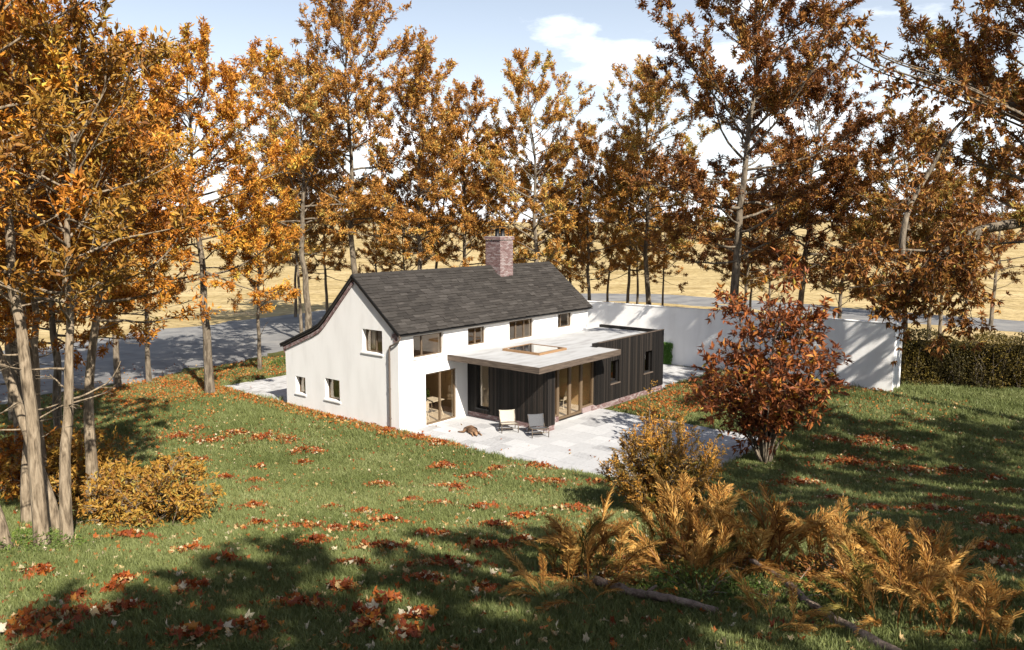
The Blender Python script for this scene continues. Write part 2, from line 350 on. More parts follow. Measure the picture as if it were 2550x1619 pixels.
def ground_mat():
    m, nt, b = mat_new('ground')
    L = nt.links
    t = N(nt, 'ShaderNodeTexCoord'); a = N(nt, 'ShaderNodeAttribute', attribute_name='rnd')
    def noise(s, d=6.0, st=(1, 1, 1)):
        mp = N(nt, 'ShaderNodeMapping'); mp.inputs['Scale'].default_value = st; L.new(t.outputs['Object'], mp.inputs[0])
        n = N(nt, 'ShaderNodeTexNoise', Scale=s, Detail=d); L.new(mp.outputs[0], n.inputs['Vector']); return n
    n1 = noise(0.35); n2 = noise(14.0)
    r1 = ramp(nt, [(0.3, (0.06, 0.066, 0.02)), (0.5, (0.09, 0.092, 0.03)), (0.72, (0.13, 0.115, 0.045))]); L.new(n1.outputs[0], r1.inputs[0])
    r2 = ramp(nt, [(0.3, (0.45, 0.45, 0.45)), (0.7, (1.25, 1.25, 1.25))]); L.new(n2.outputs[0], r2.inputs[0])
    mul = N(nt, 'ShaderNodeMix', data_type='RGBA', blend_type='MULTIPLY'); mul.inputs[0].default_value = 1.0; L.new(r1.outputs[0], mul.inputs[6]); L.new(r2.outputs[0], mul.inputs[7])
    n3 = noise(0.09, 8.0, (1, 2.2, 1)); n4 = noise(1.6, 8.0, (1, 1.6, 1)); n5 = noise(0.6, 5.0, (0.5, 3, 1))
    r3 = ramp(nt, [(0.25, (0.30, 0.22, 0.095)), (0.5, (0.42, 0.325, 0.165)), (0.7, (0.48, 0.375, 0.205)), (0.85, (0.29, 0.25, 0.10))]); L.new(n3.outputs[0], r3.inputs[0])
    r4 = ramp(nt, [(0.32, (0.52, 0.5, 0.45)), (0.5, (1.0, 1.0, 1.0)), (0.72, (1.2, 1.2, 1.2))]); L.new(n4.outputs[0], r4.inputs[0])
    mul2 = N(nt, 'ShaderNodeMix', data_type='RGBA', blend_type='MULTIPLY'); mul2.inputs[0].default_value = 0.9; L.new(r3.outputs[0], mul2.inputs[6]); L.new(r4.outputs[0], mul2.inputs[7])
    r5 = ramp(nt, [(0.35, (0.7, 0.66, 0.6)), (0.6, (1.08, 1.08, 1.08))]); L.new(n5.outputs[0], r5.inputs[0])
    mul3 = N(nt, 'ShaderNodeMix', data_type='RGBA', blend_type='MULTIPLY'); mul3.inputs[0].default_value = 0.8; L.new(mul2.outputs[2], mul3.inputs[6]); L.new(r5.outputs[0], mul3.inputs[7])
    mx = N(nt, 'ShaderNodeMix', data_type='RGBA'); L.new(a.outputs['Fac'], mx.inputs[0]); L.new(mul3.outputs[2], mx.inputs[6]); L.new(mul.outputs[2], mx.inputs[7])
    L.new(mx.outputs[2], b.inputs['Base Color']); b.inputs['Roughness'].default_value = 1.0; b.inputs['Specular IOR Level'].default_value = 0.05
    bp = N(nt, 'ShaderNodeBump', Strength=0.9, Distance=0.12); L.new(n4.outputs[0], bp.inputs['Height']); L.new(bp.outputs[0], b.inputs['Normal'])
    return m
tag(g.build('ground', ground_mat(), smooth=True), kind='structure')

# road
g = Geo()
tang = np.gradient(ROADC, axis=0); tang /= np.linalg.norm(tang, axis=1)[:, None]; nor = np.stack([-tang[:, 1], tang[:, 0]], 1)
K = 13; w_ = np.linspace(-1, 1, K)
rng = np.random.default_rng(5)
edge = 1 + 0.05 * np.sin(np.arange(160) * 0.9) + 0.04 * rng.standard_normal(160)
RP = ROADC[:, None] + nor[:, None] * (w_[None, :, None] * (RW * edge)[:, None, None])
rz = base_h(RP[..., 0], RP[..., 1])[0] + 0.07
rz[:, 0] -= 0.1; rz[:, -1] -= 0.1
i = np.arange(159)[:, None] * K + np.arange(K - 1)[None]
g.add(np.concatenate([RP, rz[..., None]], -1).reshape(-1, 3), np.stack([i, i + 1, i + K + 1, i + K], -1).reshape(-1, 4)[:, ::-1])
M['road'] = noise_mat('worn_asphalt', [(0.3, (0.1224, 0.1188, 0.1188)), (0.5, (0.18, 0.1764, 0.1728)), (0.7, (0.2448, 0.234, 0.216))], 0.5, 12, 0.9, (1, 1, 1), bump=0.4, bscale=12, dist=0.5)
tag(g.build('road', M['road'], smooth=True), kind='structure')

# patios and path: slabs 9 cm thick, laid in the house axes
HROT = Matrix.Translation((OX, OY, 0)) @ Matrix.Rotation(TH, 4, 'Z')
def slab(name, u0, u1, v0, v1, z=0.0):
    g = Geo(); nu, nv = max(2, int((u1 - u0) / .8)), max(2, int((v1 - v0) / .8))
    g.box((u0, -v1, -0.14), (u1, -v0, z))
    o = g.build(name, M['patio']); o.matrix_world = HROT; tag(o, kind='structure'); return o
patio_o = slab('patio', 0.12, 9.4, 0.003, 12.8, -0.03)
M['slab'] = rnd_mat('paving', [(0.0, (0.3008, 0.2995, 0.3046)), (0.25, (0.3873, 0.3869, 0.3927)), (0.7, (0.4238, 0.4241, 0.4291)), (1.0, (0.4739, 0.4743, 0.479))], 0.8, (1.0, 2.4, 1), 4.5, 0.6, 0.6, 0.015)
slab_me = Geo().box((0, 0, -.045), (1, 1, 0)).mesh('paving_slab', M['slab'])
r_ = random.Random(3); v_ = 0.003; row_ = 0
while v_ < 12.79:
    d_ = min(r_.choice([.6, .75, .9]), 12.8 - v_); u_ = .12
    while u_ < 9.39:
        w_2 = min(r_.choice([.6, .75, .9, 1.05]), 9.4 - u_)
        if 9.4 - (u_ + w_2) < .2: w_2 = 9.4 - u_
        o_ = link('paving_slab', slab_me, patio_o); o_.matrix_local = Matrix.Translation((u_ + .003, -(v_ + d_) + .003, r_.uniform(-.003, .002))) @ Matrix.Diagonal((w_2 - .006, d_ - .006, 1, 1)); u_ += w_2
    v_ += d_
slab('path', 15.6, 22.25, -8.0, 4.1, 0.0)
slab('rear_terrace', 0.25, 17.0, -15.0, -8.2, -0.004)

# ------------------------------------------------------------------ the house
house = empty('house', (OX, OY, 0), TH)
tag(house, 'white rendered two storey house with dark slate roof, brick chimney and black timber extension', 'house')
L_, W_ = 14.2, 8.13

def hexa(geo, mapf, s0, s1, z0, z1a, z1b, d0, d1, rnd=None):
    P = [mapf(s0, z0, d0), mapf(s1, z0, d0), mapf(s1, z0, d1), mapf(s0, z0, d1), mapf(s0, z1a, d0), mapf(s1, z1b, d0), mapf(s1, z1b, d1), mapf(s0, z1a, d1)]
    geo.add(P, [[3,2,1,0],[4,5,6,7],[0,1,5,4],[1,2,6,5],[2,3,7,6],[3,0,4,7]], rnd)
def wall(geo, mapf, prof, openings, thick, d0=0.0, zbase=-0.1):
    ps = np.array([p[0] for p in prof]); pz = np.array([p[1] for p in prof])
    cols = sorted(set([p[0] for p in prof] + [o[0] for o in openings] + [o[1] for o in openings]))
    zl = sorted(set([zbase] + [o[2] for o in openings] + [o[3] for o in openings]))
    for a, b in zip(cols[:-1], cols[1:]):
        ta, tb = np.interp(a, ps, pz), np.interp(b, ps, pz)
        zz = [z for z in zl if z < min(ta, tb) - 0.01]
        for k, z in enumerate(zz):
            last = k == len(zz) - 1
            za, zb = (ta, tb) if last else (zz[k + 1], zz[k + 1])
            cz = (z + min(za, zb)) / 2; cs = (a + b) / 2
            if any(o[0] < cs < o[1] and o[2] < cz < o[3] for o in openings): continue
            hexa(geo, mapf, a, b, z, za, zb, d0, d0 + thick)

# plane maps: (s, z, depth into the building) -> house local x, y, z
front = lambda s, z, d: (s, d, z)
gable = lambda s, z, d: (d, s, z)                 # s = w (depth of the house)
gable2 = lambda s, z, d: (L_ - d, s, z)
rear = lambda s, z, d: (s, W_ - d, z)
EXU = 4.27; WV = 4.03; CV = 5.26; GVv = 3.9
extleft = lambda s, z, d: (EXU + d, -s, z)         # s = v
wingf = lambda s, z, d: (s, -WV + d, z)
glazf = lambda s, z, d: (s, -GVv + d, z)
colf = lambda s, z, d: (s, -4.72 + d, z)

PROF = [(0.0, 4.30), (2.76, 6.50), (4.9, 4.44), (5.3, 4.12), (5.85, 3.86), (W_, 3.03)]
OP_F = [(0.88, 2.73, 3.15, 4.12), (4.34, 5.60, 3.27, 4.10), (7.35, 9.30, 3.17, 4.13), (11.37, 12.70, 3.38, 4.13), (1.58, 3.54, 0.02, 2.36)]
OP_G = [(1.0, 2.31, 3.33, 4.35), (6.6, 7.36, 0.78, 1.61), (4.0, 5.07, 0.81, 1.80)]
g = Geo(); wall(g, front, [(0.001, 4.30), (L_ - .001, 4.30)], OP_F, 0.32); g.build('front_wall', M['render'], house)
g = Geo(); wall(g, gable, [(0.3205, 4.30 + .3205 * .797)] + PROF[1:], OP_G, 0.32); g.build('gable_wall', M['render'], house)
g = Geo(); wall(g, gable2, [(0.3205, 4.30 + .3205 * .797)] + PROF[1:], [], 0.3); g.build('far_gable_wall', M['render'], house)
g = Geo(); wall(g, rear, [(0.33, 3.03), (L_ - .33, 3.03)], [], 0.3); g.build('rear_wall', M['render'], house)

# inside: floors, partitions, ceiling
g = Geo(); g.box((0.33, 0.33, -0.05), (L_ - .31, W_ - .31, 0.015)); g.build('ground_floor', M['floor_in'], house)
g = Geo(); g.box((0.33, 0.33, 2.5), (L_ - .31, W_ - .31, 2.75)); g.build('upper_floor', M['interior'], house)
g = Geo()
g.box((0.34, 4.4, 0.016), (L_ - .32, 4.5, 2.499)); g.box((4.9, 0.33, 0.016), (5.0, 4.399, 2.499))
for u in (3.6, 6.4, 10.2): g.box((u, 0.33, 2.751), (u + .1, 3.3, 4.6))
g.box((0.34, 3.3, 2.751), (L_ - .32, 3.4, 5.6)); g.box((2.95, 0.33, 2.751), (3.02, 0.9, 4.3))
g.build('partition', M['interior'], house)

def window(name, mapf, s0, s1, z0, z1, depth, fw, mulls, sill=True, mat='frame', rails=(), fd=0.07, sillmat='render', sproud=0.05, parent=None):
    g = Geo(); d0, d1 = depth, depth + fd
    hexa(g, mapf, s0, s0 + fw, z0, z1, z1, d0, d1); hexa(g, mapf, s1 - fw, s1, z0, z1, z1, d0, d1)
    hexa(g, mapf, s0 + fw, s1 - fw, z0, z0 + fw, z0 + fw, d0, d1); hexa(g, mapf, s0 + fw, s1 - fw, z1 - fw, z1, z1, d0, d1)
    for m_ in mulls: hexa(g, mapf, m_ - fw * .55, m_ + fw * .55, z0 + fw, z1 - fw, z1 - fw, d0 - .004, d1 - .004)
    for r_ in rails: hexa(g, mapf, s0 + fw, s1 - fw, r_ - fw * .4, r_ + fw * .4, r_ + fw * .4, d0 + .004, d1 + .004)
    o = g.build(name, M[mat], parent or house)
    ed = [s0 + fw] + [q for m_ in mulls for q in (m_ - fw * .55, m_ + fw * .55)] + [s1 - fw]
    for k in range(0, len(ed), 2):
        g = Geo(); hexa(g, mapf, ed[k], ed[k + 1], z0 + fw, z1 - fw, z1 - fw, d0 + fd * .45, d0 + fd * .45 + .008); g.build('pane', M['glass'], o)
    if sill:
        g = Geo(); hexa(g, mapf, s0 - .06, s1 + .06, z0 - .07, z0 - .003, z0 - .003, -sproud, depth); g.build('sill', M[sillmat], o)
    return o
window('window', front, *OP_F[0], 0.13, 0.055, [1.5], rails=())
window('window', front, *OP_F[1], 0.13, 0.055, [4.97])
window('window', front, *OP_F[2], 0.13, 0.055, [8.0, 8.65])
window('window', front, *OP_F[3], 0.13, 0.055, [11.78])
window('window', gable, *OP_G[0], 0.2, 0.055, [1.62])
window('window', gable, *OP_G[1], 0.2, 0.05, [])
window('window', gable, *OP_G[2], 0.2, 0.05, [])
window('sliding_door', front, *OP_F[4], 0.07, 0.07, [2.55], sill=False, mat='frame_door', fd=0.1)

# curtains behind the gable window
g = Geo(); hexa(g, gable, 1.98, 2.22, 3.4, 4.3, 4.3, 0.45, 0.5); g.build('curtain', M['white'], house)

# ---- main roof
A_SL = math.atan2(6.68 - 4.31, 2.96); SL = 3.792
def roofpt(u, s, n=0.0):     # on the front slope: s metres up from the eave, n out of the plane
    return (u, -0.2 + s * math.cos(A_SL) - n * math.sin(A_SL), 4.31 + s * math.sin(A_SL) + n * math.cos(A_SL))
roof = Geo()
U0, U1 = -0.12, L_ + 0.12
def prism(geo, pts, u0, u1):
    k = len(pts); V = [(u0, *p) for p in pts] + [(u1, *p) for p in pts]
    geo.add(V, [[i_, (i_ + 1) % k, k + (i_ + 1) % k, k + i_] for i_ in range(k)])
    a = [(u0, *p) for p in pts]; b = [(u1, *p) for p in pts]
    geo.add(a, [list(range(k))[::-1]]); geo.add(b, [list(range(k))])
c_, s_ = math.cos(A_SL), math.sin(A_SL)
prism(roof, [(-0.2 + .11 * s_, 4.31 - .11 * c_), (-0.2, 4.31), (2.76, 6.68), (2.76, 6.54)], U0, U1)
rk = [(2.76, 6.68), (4.9, 4.63), (5.3, 4.31), (5.85, 4.05), (8.38, 3.08)]
for (a, b), (c, d) in zip(rk[:-1], rk[1:]):
    prism(roof, [(a, b), (c, d), (c, d - .14), (a, b - .14)], U0, U1)
M['roof_under'] = noise_mat('roof_dark', [(0.3, (0.02, 0.018, 0.016)), (0.7, (0.05, 0.043, 0.038))], 8, 5, 0.8)
roof_o = roof.build('roof', M['roof_under'], house)
rng = np.random.default_rng(11); rnd_ = random.Random(11)
def tile_geo(k):
    r_ = np.random.default_rng(100 + k); g = Geo()
    n = 5; xs = np.linspace(-.5, .5, n)
    lo = -0.02 * r_.random(n); lo[0] += .015 * r_.random(); lo[-1] += .02 * r_.random()
    V = []
    for zz in (0.0, 1.0):
        for x, l in zip(xs, lo): V.append((x, l, zz * 0.017 + .004 * r_.standard_normal() * zz))
    for zz in (0.0, 1.0):
        for x in (xs[0], xs[-1]): V.append((x, 0.205, zz * 0.014))
    F4 = [[i, i + 1, n + i + 1, n + i] for i in range(n - 1)] + [[0, n, 12, 10], [4, 11, 13, 9]]
    g.add(V, F4); g.F.setdefault(7, []).append(np.array([[5, 6, 7, 8, 9, 13, 12]])); g.n = len(V)
    return g
tile_meshes = [tile_geo(k).mesh('tile', M['tile']) for k in range(6)]
tiles = []
NC = 22; EXPO = SL / NC
for k in range(NC):
    u = U0 - 0.02; s0 = k * EXPO - 0.03
    first = True
    while u < U1 - 0.02:
        w = rnd_.uniform(.3, .72) * (0.6 if first and k % 2 else 1); first = False
        w = min(w, U1 + .02 - u)
        if U1 + .02 - (u + w) < .12: w = U1 + .02 - u
        cu = u + w / 2
        skip = False
        sw = -0.2 + s0 * c_
        if not (9.12 < cu < 10.13 and sw > 2.02):
            tiles.append((cu, s0 + rnd_.uniform(-.008, .008), w - .008, rnd_.uniform(-.006, .012), rnd_.uniform(4.0, 7.5), rnd_.randrange(6)))
        u += w
def tile_matrix(t):
    cu, s0, w, n, tilt, k = t
    p = roofpt(cu, s0, 0.030 + n)
    return Matrix.Translation(p) @ Matrix.Rotation(A_SL - R(tilt), 4, 'X') @ Matrix.Rotation(R(rnd_.uniform(-.6, .6)), 4, 'Z') @ Matrix.Diagonal((w, 1, 1, 1))
def cam_d(t):
    x, y = world_uv(t[0], -(-0.2 + t[1] * c_)); return math.hypot(x, y)
tiles.sort(key=cam_d)
rest = Geo()
tile_src = [np.array([v.co[:] for v in m_.vertices]) for m_ in tile_meshes]
for k, t in enumerate(tiles):
    mt = tile_matrix(t)
    if k < 300:
        o = link('tile', tile_meshes[t[5]], roof_o); o.matrix_local = mt
    else:
        V = tile_src[t[5]] @ np.array(mt.to_3x3()).T + np.array(mt.translation)
        r_ = rnd_.random(); b0 = rest.n
        n = 5
        rest.add(V, [[i, i + 1, n + i + 1, n + i] for i in range(n - 1)] + [[0, n, 12, 10], [4, 11, 13, 9]], r_)
        rest.F.setdefault(7, []).append(np.array([[5, 6, 7, 8, 9, 13, 12]]) + b0)
tag(rest.build('farther_tiles', M['tile'], roof_o), kind='stuff')
# ridge pieces
g = Geo(); u = U0
while u < U1 - .05:
    w = min(.45, U1 - u)
    if not 8.9 < u < 10.15:
        prism(g, [(2.60, 6.61), (2.60, 6.635), (2.76, 6.745), (2.92, 6.635), (2.92, 6.60)], u, u + w - .008)
    u += w
g.build('ridge_cap', M['tile'], roof_o)
# verge boards on the gable, fascia, gutter, downpipe
g = Geo(); o1, o2 = -.155, -.122
for (a, b) in (((-.2, 4.31), (2.76, 6.68)), ((2.76, 6.68), (4.9, 4.63)), ((4.9, 4.63), (5.3, 4.31)), ((5.3, 4.31), (5.85, 4.05)), ((5.85, 4.05), (8.38, 3.08))):
    prism(g, [(a[0], a[1] + .035), (b[0], b[1] + .035), (b[0], b[1] - .05), (a[0], a[1] - .05)], o1, o2)
g.build('verge_edge', M['dark_metal'], roof_o)
g = Geo()
prism(g, [(-.2, 4.258), (2.76, 6.628), (2.76, 6.50), (-.2, 4.13)], -.118, -.06)
g.build('barge_board', M['fascia'], roof_o)
g = Geo(); g.box((0.0, -.13, 4.17), (L_, -.004, 4.275)); g.build('soffit_board', M['soffit'], house)
g = Geo(); an = np.linspace(np.pi, 2 * np.pi, 9)
for k in range(8):
    a0, a1 = an[k], an[k + 1]
    q = lambda a, r: (-.215 + r * math.cos(a), 4.27 + r * math.sin(a))
    prism(g, [q(a0, .06), q(a1, .06), q(a1, .05), q(a0, .05)], U0 + .02, U1 - .02)
g.build('gutter', M['dark_metal'], house)
g = Geo(); P = np.array([(-.02, -.21, 4.24), (-.06, -.19, 4.1), (-.1, -.05, 3.98), (-.1, .2, 3.84), (-.08, .42, 3.74), (-.075, .48, 3.55), (-.075, .49, 2.0), (-.075, .5, 0.05)])
P = np.concatenate([smooth_poly(P[:6], 20), P[6:]])
g.tube(P, 0.042, 10); g.build('downpipe', M['pipe'], house, smooth=True)
g = Geo()
for z in (0.6, 1.9, 3.2): g.tube([(-.075, .49, z - .03), (-.075, .49, z + .03)], 0.055, 10, True)
g.build('pipe_bracket', M['pipe'], house)
# brick verge under the rear rake and brick corbels (bricks too small to pick apart: joined)
g = Geo()
pts = [(2.8, 6.46), (4.9, 4.43), (5.3, 4.11), (5.85, 3.85), (8.2, 2.96)]
for (a, b), (c, d) in zip(pts[:-1], pts[1:]):
    ln = math.hypot(c - a, d - b); n = max(1, int(ln / .115)); ang = math.atan2(d - b, c - a)
    for k in range(n):
        for row in range(2):
            f = (k + .5) / n
            mt = Matrix.Translation((-.035, a + (c - a) * f, b + (d - b) * f - .045 - row * .085)) @ Matrix.Rotation(ang, 4, 'X')
            g.box((-.03, -ln / n / 2 + .005, -.036), (.03, ln / n / 2 - .005, .036), rng.random(), mt)
for k in range(6):
    for j in range(3):
        if j * .11 < .36 - k * .05: g.box((-.04, .03 + j * .11, 4.02 - k * .07 + .22), (.0, .13 + j * .11, 4.08 - k * .07 + .22), rng.random())
for k in range(5): g.box((-.045, 8.135, 2.95 - k * .07), (.2, 8.30 - k * .03, 3.01 - k * .07), rng.random())
tag(g.build('verge_bricks', M['brick'], house), kind='stuff')

# ---- chimney
ch = empty('chimney', parent=house)
g = Geo(); g.box((9.115, 2.095, 5.6), (10.135, 3.085, 8.06)); g.build('mortar_core', M['mortar'], ch)
g = Geo(); rows = int((8.08 - 5.7) / .075)
def brick_ring(g, u0, u1, w0, w1, z, hgt_, odd, t=.05):
    for (ax, lo, hi, fix, sg) in (('u', u0, u1, w0, -1), ('u', u0, u1, w1, 1), ('w', w0, w1, u0, -1), ('w', w0, w1, u1, 1)):
        q = lo + (0.0 if odd else -.105)
        while q < hi - .01:
            a, b = max(q, lo), min(q + .205, hi)
            if b - a > .03:
                j = rng.uniform(-.003, .004)
                if ax == 'u': g.box((a + .004, min(fix, fix - sg * t) - (j if sg < 0 else 0), z), (b - .004, max(fix, fix - sg * t) + (j if sg > 0 else 0), z + hgt_), rng.random())
                else: g.box((min(fix, fix - sg * t) - (j if sg < 0 else 0), a + .004, z), (max(fix, fix - sg * t) + (j if sg > 0 else 0), b - .004, z + hgt_), rng.random())
            q += .213
for k in range(rows): brick_ring(g, 9.1, 10.15, 2.08, 3.1, 5.7 + k * .075, .06, k % 2)
for k in range(2): brick_ring(g, 9.05, 10.2, 2.03, 3.15, 8.082 + k * .075, .068, k % 2, t=.3)
tag(g.build('bricks', M['brick'], ch), kind='stuff')
g = Geo(); g.box((9.08, 2.06, 8.225), (10.17, 3.12, 8.25)); g.build('crown_slab', M['mortar'], ch)
for u in (9.42, 9.84):
    g = Geo(); zz = [8.24, 8.27, 8.3, 8.62, 8.66]; g.tube([(u, 2.55, z) for z in zz], [.15, .15, .125, .12, .14], 14, True); g.build('flue_pot', M['dark_metal'], ch, smooth=True)
g = Geo(); g.box((9.2, 2.25, 8.74), (10.06, 2.85, 8.77))
for u in (9.24, 10.02):
    for w in (2.29, 2.81): g.tube([(u, w, 8.24), (u, w, 8.745)], .014, 6)
g.build('cowl_plate', M['dark_metal'], ch)

# ---- extension: backing walls, plinth, boards
ext = empty('extension', parent=house)
g = Geo()
wall(g, extleft, [(0.003, 2.79), (4.70, 2.79)], [(0.60, 1.30, 0.47, 2.62)], 0.2, d0=0.03, zbase=0.2)
wall(g, colf, [(EXU + .231, 2.79), (4.77, 2.79)], [], 0.6, d0=0.03, zbase=0.2)
wall(g, wingf, [(9.0, 3.22), (15.57, 3.22)], [(10.36, 11.14, 1.07, 2.2), (13.56, 14.40, 1.11, 2.25)], 0.22, d0=0.03, zbase=0.2)
g.box((15.36, -WV + .26, 0.2), (15.57, -0.01, 3.2))
M['dark_in'] = flat('dark_backing', (0.02, 0.017, 0.015), 0.9)
g.build('backing_wall', M['dark_in'], ext)
g = Geo(); g.box((4.5, -3.6, -.02), (15.3, -0.01, 0.012)); g.build('floor', M['floor_in'], ext)
g = Geo(); g.box((9.3, -3.7, .013), (9.4, -0.011, 2.78)); g.build('room_partition', M['interior'], ext)
board_me = Geo().box((-.5, 0, 0), (.5, 1, 1)).mesh('board', M['board'])
def boards(mapmat, s0, s1, z0, z1, holes, pitch):
    s = s0
    n = max(1, round((s1 - s0) / pitch)); p = (s1 - s0) / n
    for k in range(n):
        a, b = s0 + k * p, s0 + (k + 1) * p; c = (a + b) / 2
        spans = [(z0, z1)]
        for (h0, h1, h2, h3) in holes:
            if h0 < c < h1: spans = [(z0, h2), (h3, z1)]
        th = rnd_.uniform(.022, .034)
        for (q0, q1) in spans:
            if q1 - q0 < .03: continue
            o = link('board', board_me, ext)
            o.matrix_local = mapmat(c) @ Matrix.Translation((0, -th + .029, q0)) @ Matrix.Diagonal((p - .010, th, q1 - q0, 1))
# face plane outward = -y of the local board frame
boards(lambda c: Matrix.Translation((EXU, -c, 0)) @ Matrix.Rotation(R(-90), 4, 'Z'), 0.02, 4.72, 0.23, 2.785, [(0.60, 1.30, 0.47, 2.62)], .092)
boards(lambda c: Matrix.Translation((c, -4.72, 0)), EXU + .01, 4.79, 0.23, 2.785, [], .092)
boards(lambda c: Matrix.Translation((c, -WV, 0)), 9.0, 15.6, 0.20, 3.225, [(10.36, 11.14, 1.07, 2.2), (13.56, 14.40, 1.11, 2.25)], .096)
window('window', extleft, 0.60, 1.30, 0.47, 2.62, 0.12, 0.05, [], mat='dark_metal', sillmat='dark_metal', sproud=0.03)
window('window', wingf, 10.36, 11.14, 1.07, 2.2, 0.16, 0.05, [], mat='dark_metal', sillmat='fascia', sproud=0.03)
window('window', wingf, 13.56, 14.40, 1.11, 2.25, 0.16, 0.05, [], mat='dark_metal', sillmat='fascia', sproud=0.03)
# brick plinth
g = Geo()
def brick_run(mapf, s0, s1, z0, rows_, d0):
    for k in range(rows_):
        q = s0 - (.107 if k % 2 else 0)
        while q < s1:
            a, b = max(q, s0), min(q + .205, s1)
            if b - a > .03: hexa(g, mapf, a + .004, b - .004, z0 + k * .077, z0 + k * .077 + .067, z0 + k * .077 + .067, d0 + rng.uniform(-.003, .003), d0 + .09, rng.random())
            q += .213
brick_run(extleft, 0.004, 4.70, 0.003, 3, .012); brick_run(colf, EXU + .11, 4.77, .003, 3, .012); brick_run(wingf, 8.75, 15.55, -.08, 4, .012)
brick_run(glazf, 4.78, 6.05, .003, 3, -.1)
tag(g.build('plinth_bricks', M['brick'], ext), kind='stuff')
g = Geo(); g.box((EXU + .03, -4.69, .0), (EXU + .1, -.01, .21)); g.box((EXU + .105, -4.69, 0), (4.75, -4.6, .21)); g.box((8.78, -WV + .03, -.1), (15.53, -WV + .1, .19)); g.box((4.78, -GVv + .0, 0), (6.0, -GVv + .06, .21))
g.build('plinth_mortar', M['mortar'], ext)
# glazing: two narrow fixed lights over brick and a pair of doors
window('glazed_screen', glazf, 4.80, 6.12, 0.24, 2.78, 0.0, .06, [5.4], False, 'frame_door', fd=.12)
window('glazed_screen', glazf, 8.0, 8.99, 0.24, 2.78, 0.0, .07, [], False, 'frame_door', fd=.12)
window('glazed_door', glazf, 6.125, 7.06, 0.03, 2.78, 0.0, .08, [], False, 'frame_door', fd=.12)
window('glazed_door', glazf, 7.065, 7.995, 0.03, 2.78, 0.0, .08, [], False, 'frame_door', fd=.12)
g = Geo(); brick_run_g = g
g.box((8.0, -GVv - .06, 0.0), (8.99, -GVv + .1, .235)); g.build('threshold_block', M['brick'], ext)
g = Geo(); g.box((6.12, -GVv - .1, -.02), (7.999, -GVv + .13, .028)); g.build('door_sill', M['dark_metal'], ext)
# canopy
g = Geo(); g.box((3.0, -CV + .05, 2.80), (9.2, -.005, 2.985)); g.build('canopy_soffit', M['fascia'], ext)
g = Geo()
g.box((2.995, -CV + .045, 2.99), (9.185, -.006, 3.045)); g.box((9.186, -WV + .14, 2.99), (15.44, -.006, 3.045))
g.build('flat_roof', M['membrane'], ext)
g = Geo()
g.box((2.95, -CV, 2.795), (2.994, -.004, 3.06)); g.box((2.995, -CV, 2.795), (9.23, -CV + .044, 3.06)); g.box((9.19, -CV + .045, 2.795), (9.23, -WV - .005, 3.06))
g.build('canopy_fascia', M['fascia'], ext)
g = Geo()
g.box((9.235, -WV - .015, 3.226), (15.62, -WV + .11, 3.25)); g.box((15.55, -WV + .111, 3.0), (15.62, -.01, 3.055))
g.build('parapet_coping', M['fascia'], ext)
# skylight
sk = empty('skylight', parent=house)
a, b, c, d = 5.42, 7.52, -3.36, -1.18
g = Geo(); t = .09; z0, z1 = 3.046, 3.15
g.box((a, c, z0), (b, c + t, z1)); g.box((a, d - t, z0), (b, d, z1)); g.box((a, c + t, z0), (a + t, d - t, z1)); g.box((b - t, c + t, z0), (b, d - t, z1))
g.build('kerb_frame', M['oak'], sk)
M['glass_dark'] = flat('skylight_glass', (0.03, 0.03, 0.032), 0.02, 0.0, 1.0)
for (y0, y1) in ((c + t + .002, d - t - .002),):
    g = Geo(); g.box((a + t + .002, y0, 3.12), (b - t - .002, y1, 3.135)); g.build('pane', M['glass_dark'], sk)

# ------------------------------------------------------------------ boundary wall, ivy, hedge
bw = empty('boundary_wall', (OX, OY, 0), TH)
tag(bw, 'tall white rendered garden wall running behind the timber extension to the hedge', 'wall')
g = Geo()
V = []
vs = np.linspace(-6.0, 13.9, 12)
for v in vs:
    ut = 22.25 + (v + 6) * 0.022
    V += [(ut, -v, -.3), (ut + .35, -v, -.3), (ut + .35, -v, 3.62), (ut, -v, 3.62)]
F = []
for k in range(len(vs) - 1):
    b0 = k * 4
    for j in range(4): F.append([b0 + j, b0 + (j + 1) % 4, b0 + 4 + (j + 1) % 4, b0 + 4 + j])
F += [[0, 1, 2, 3], [44, 47, 46, 45]]
g.add(V, F); g.build('wall_run', M['render'], bw)
g = Geo(); g.box((23.045, -13.895, -.3), (24.3, -13.55, 3.615)); g.build('return_end', M['render'], bw)
g = Geo()
for k in range(len(vs) - 1):
    a, b = vs[k], vs[k + 1]; ua = 22.25 + (a + 6) * .022; ub = 22.25 + (b + 6) * .022
    g.add([(ua - .03, -a, 3.621), (ua + .38, -a, 3.621), (ub + .38, -b, 3.621), (ub - .03, -b, 3.621), (ua - .03, -a, 3.66), (ua + .38, -a, 3.66), (ub + .38, -b, 3.66), (ub - .03, -b, 3.66)],
          [[3,2,1,0],[4,5,6,7],[0,1,5,4],[1,2,6,5],[2,3,7,6],[3,0,4,7]])
g.build('coping', M['render'], bw)

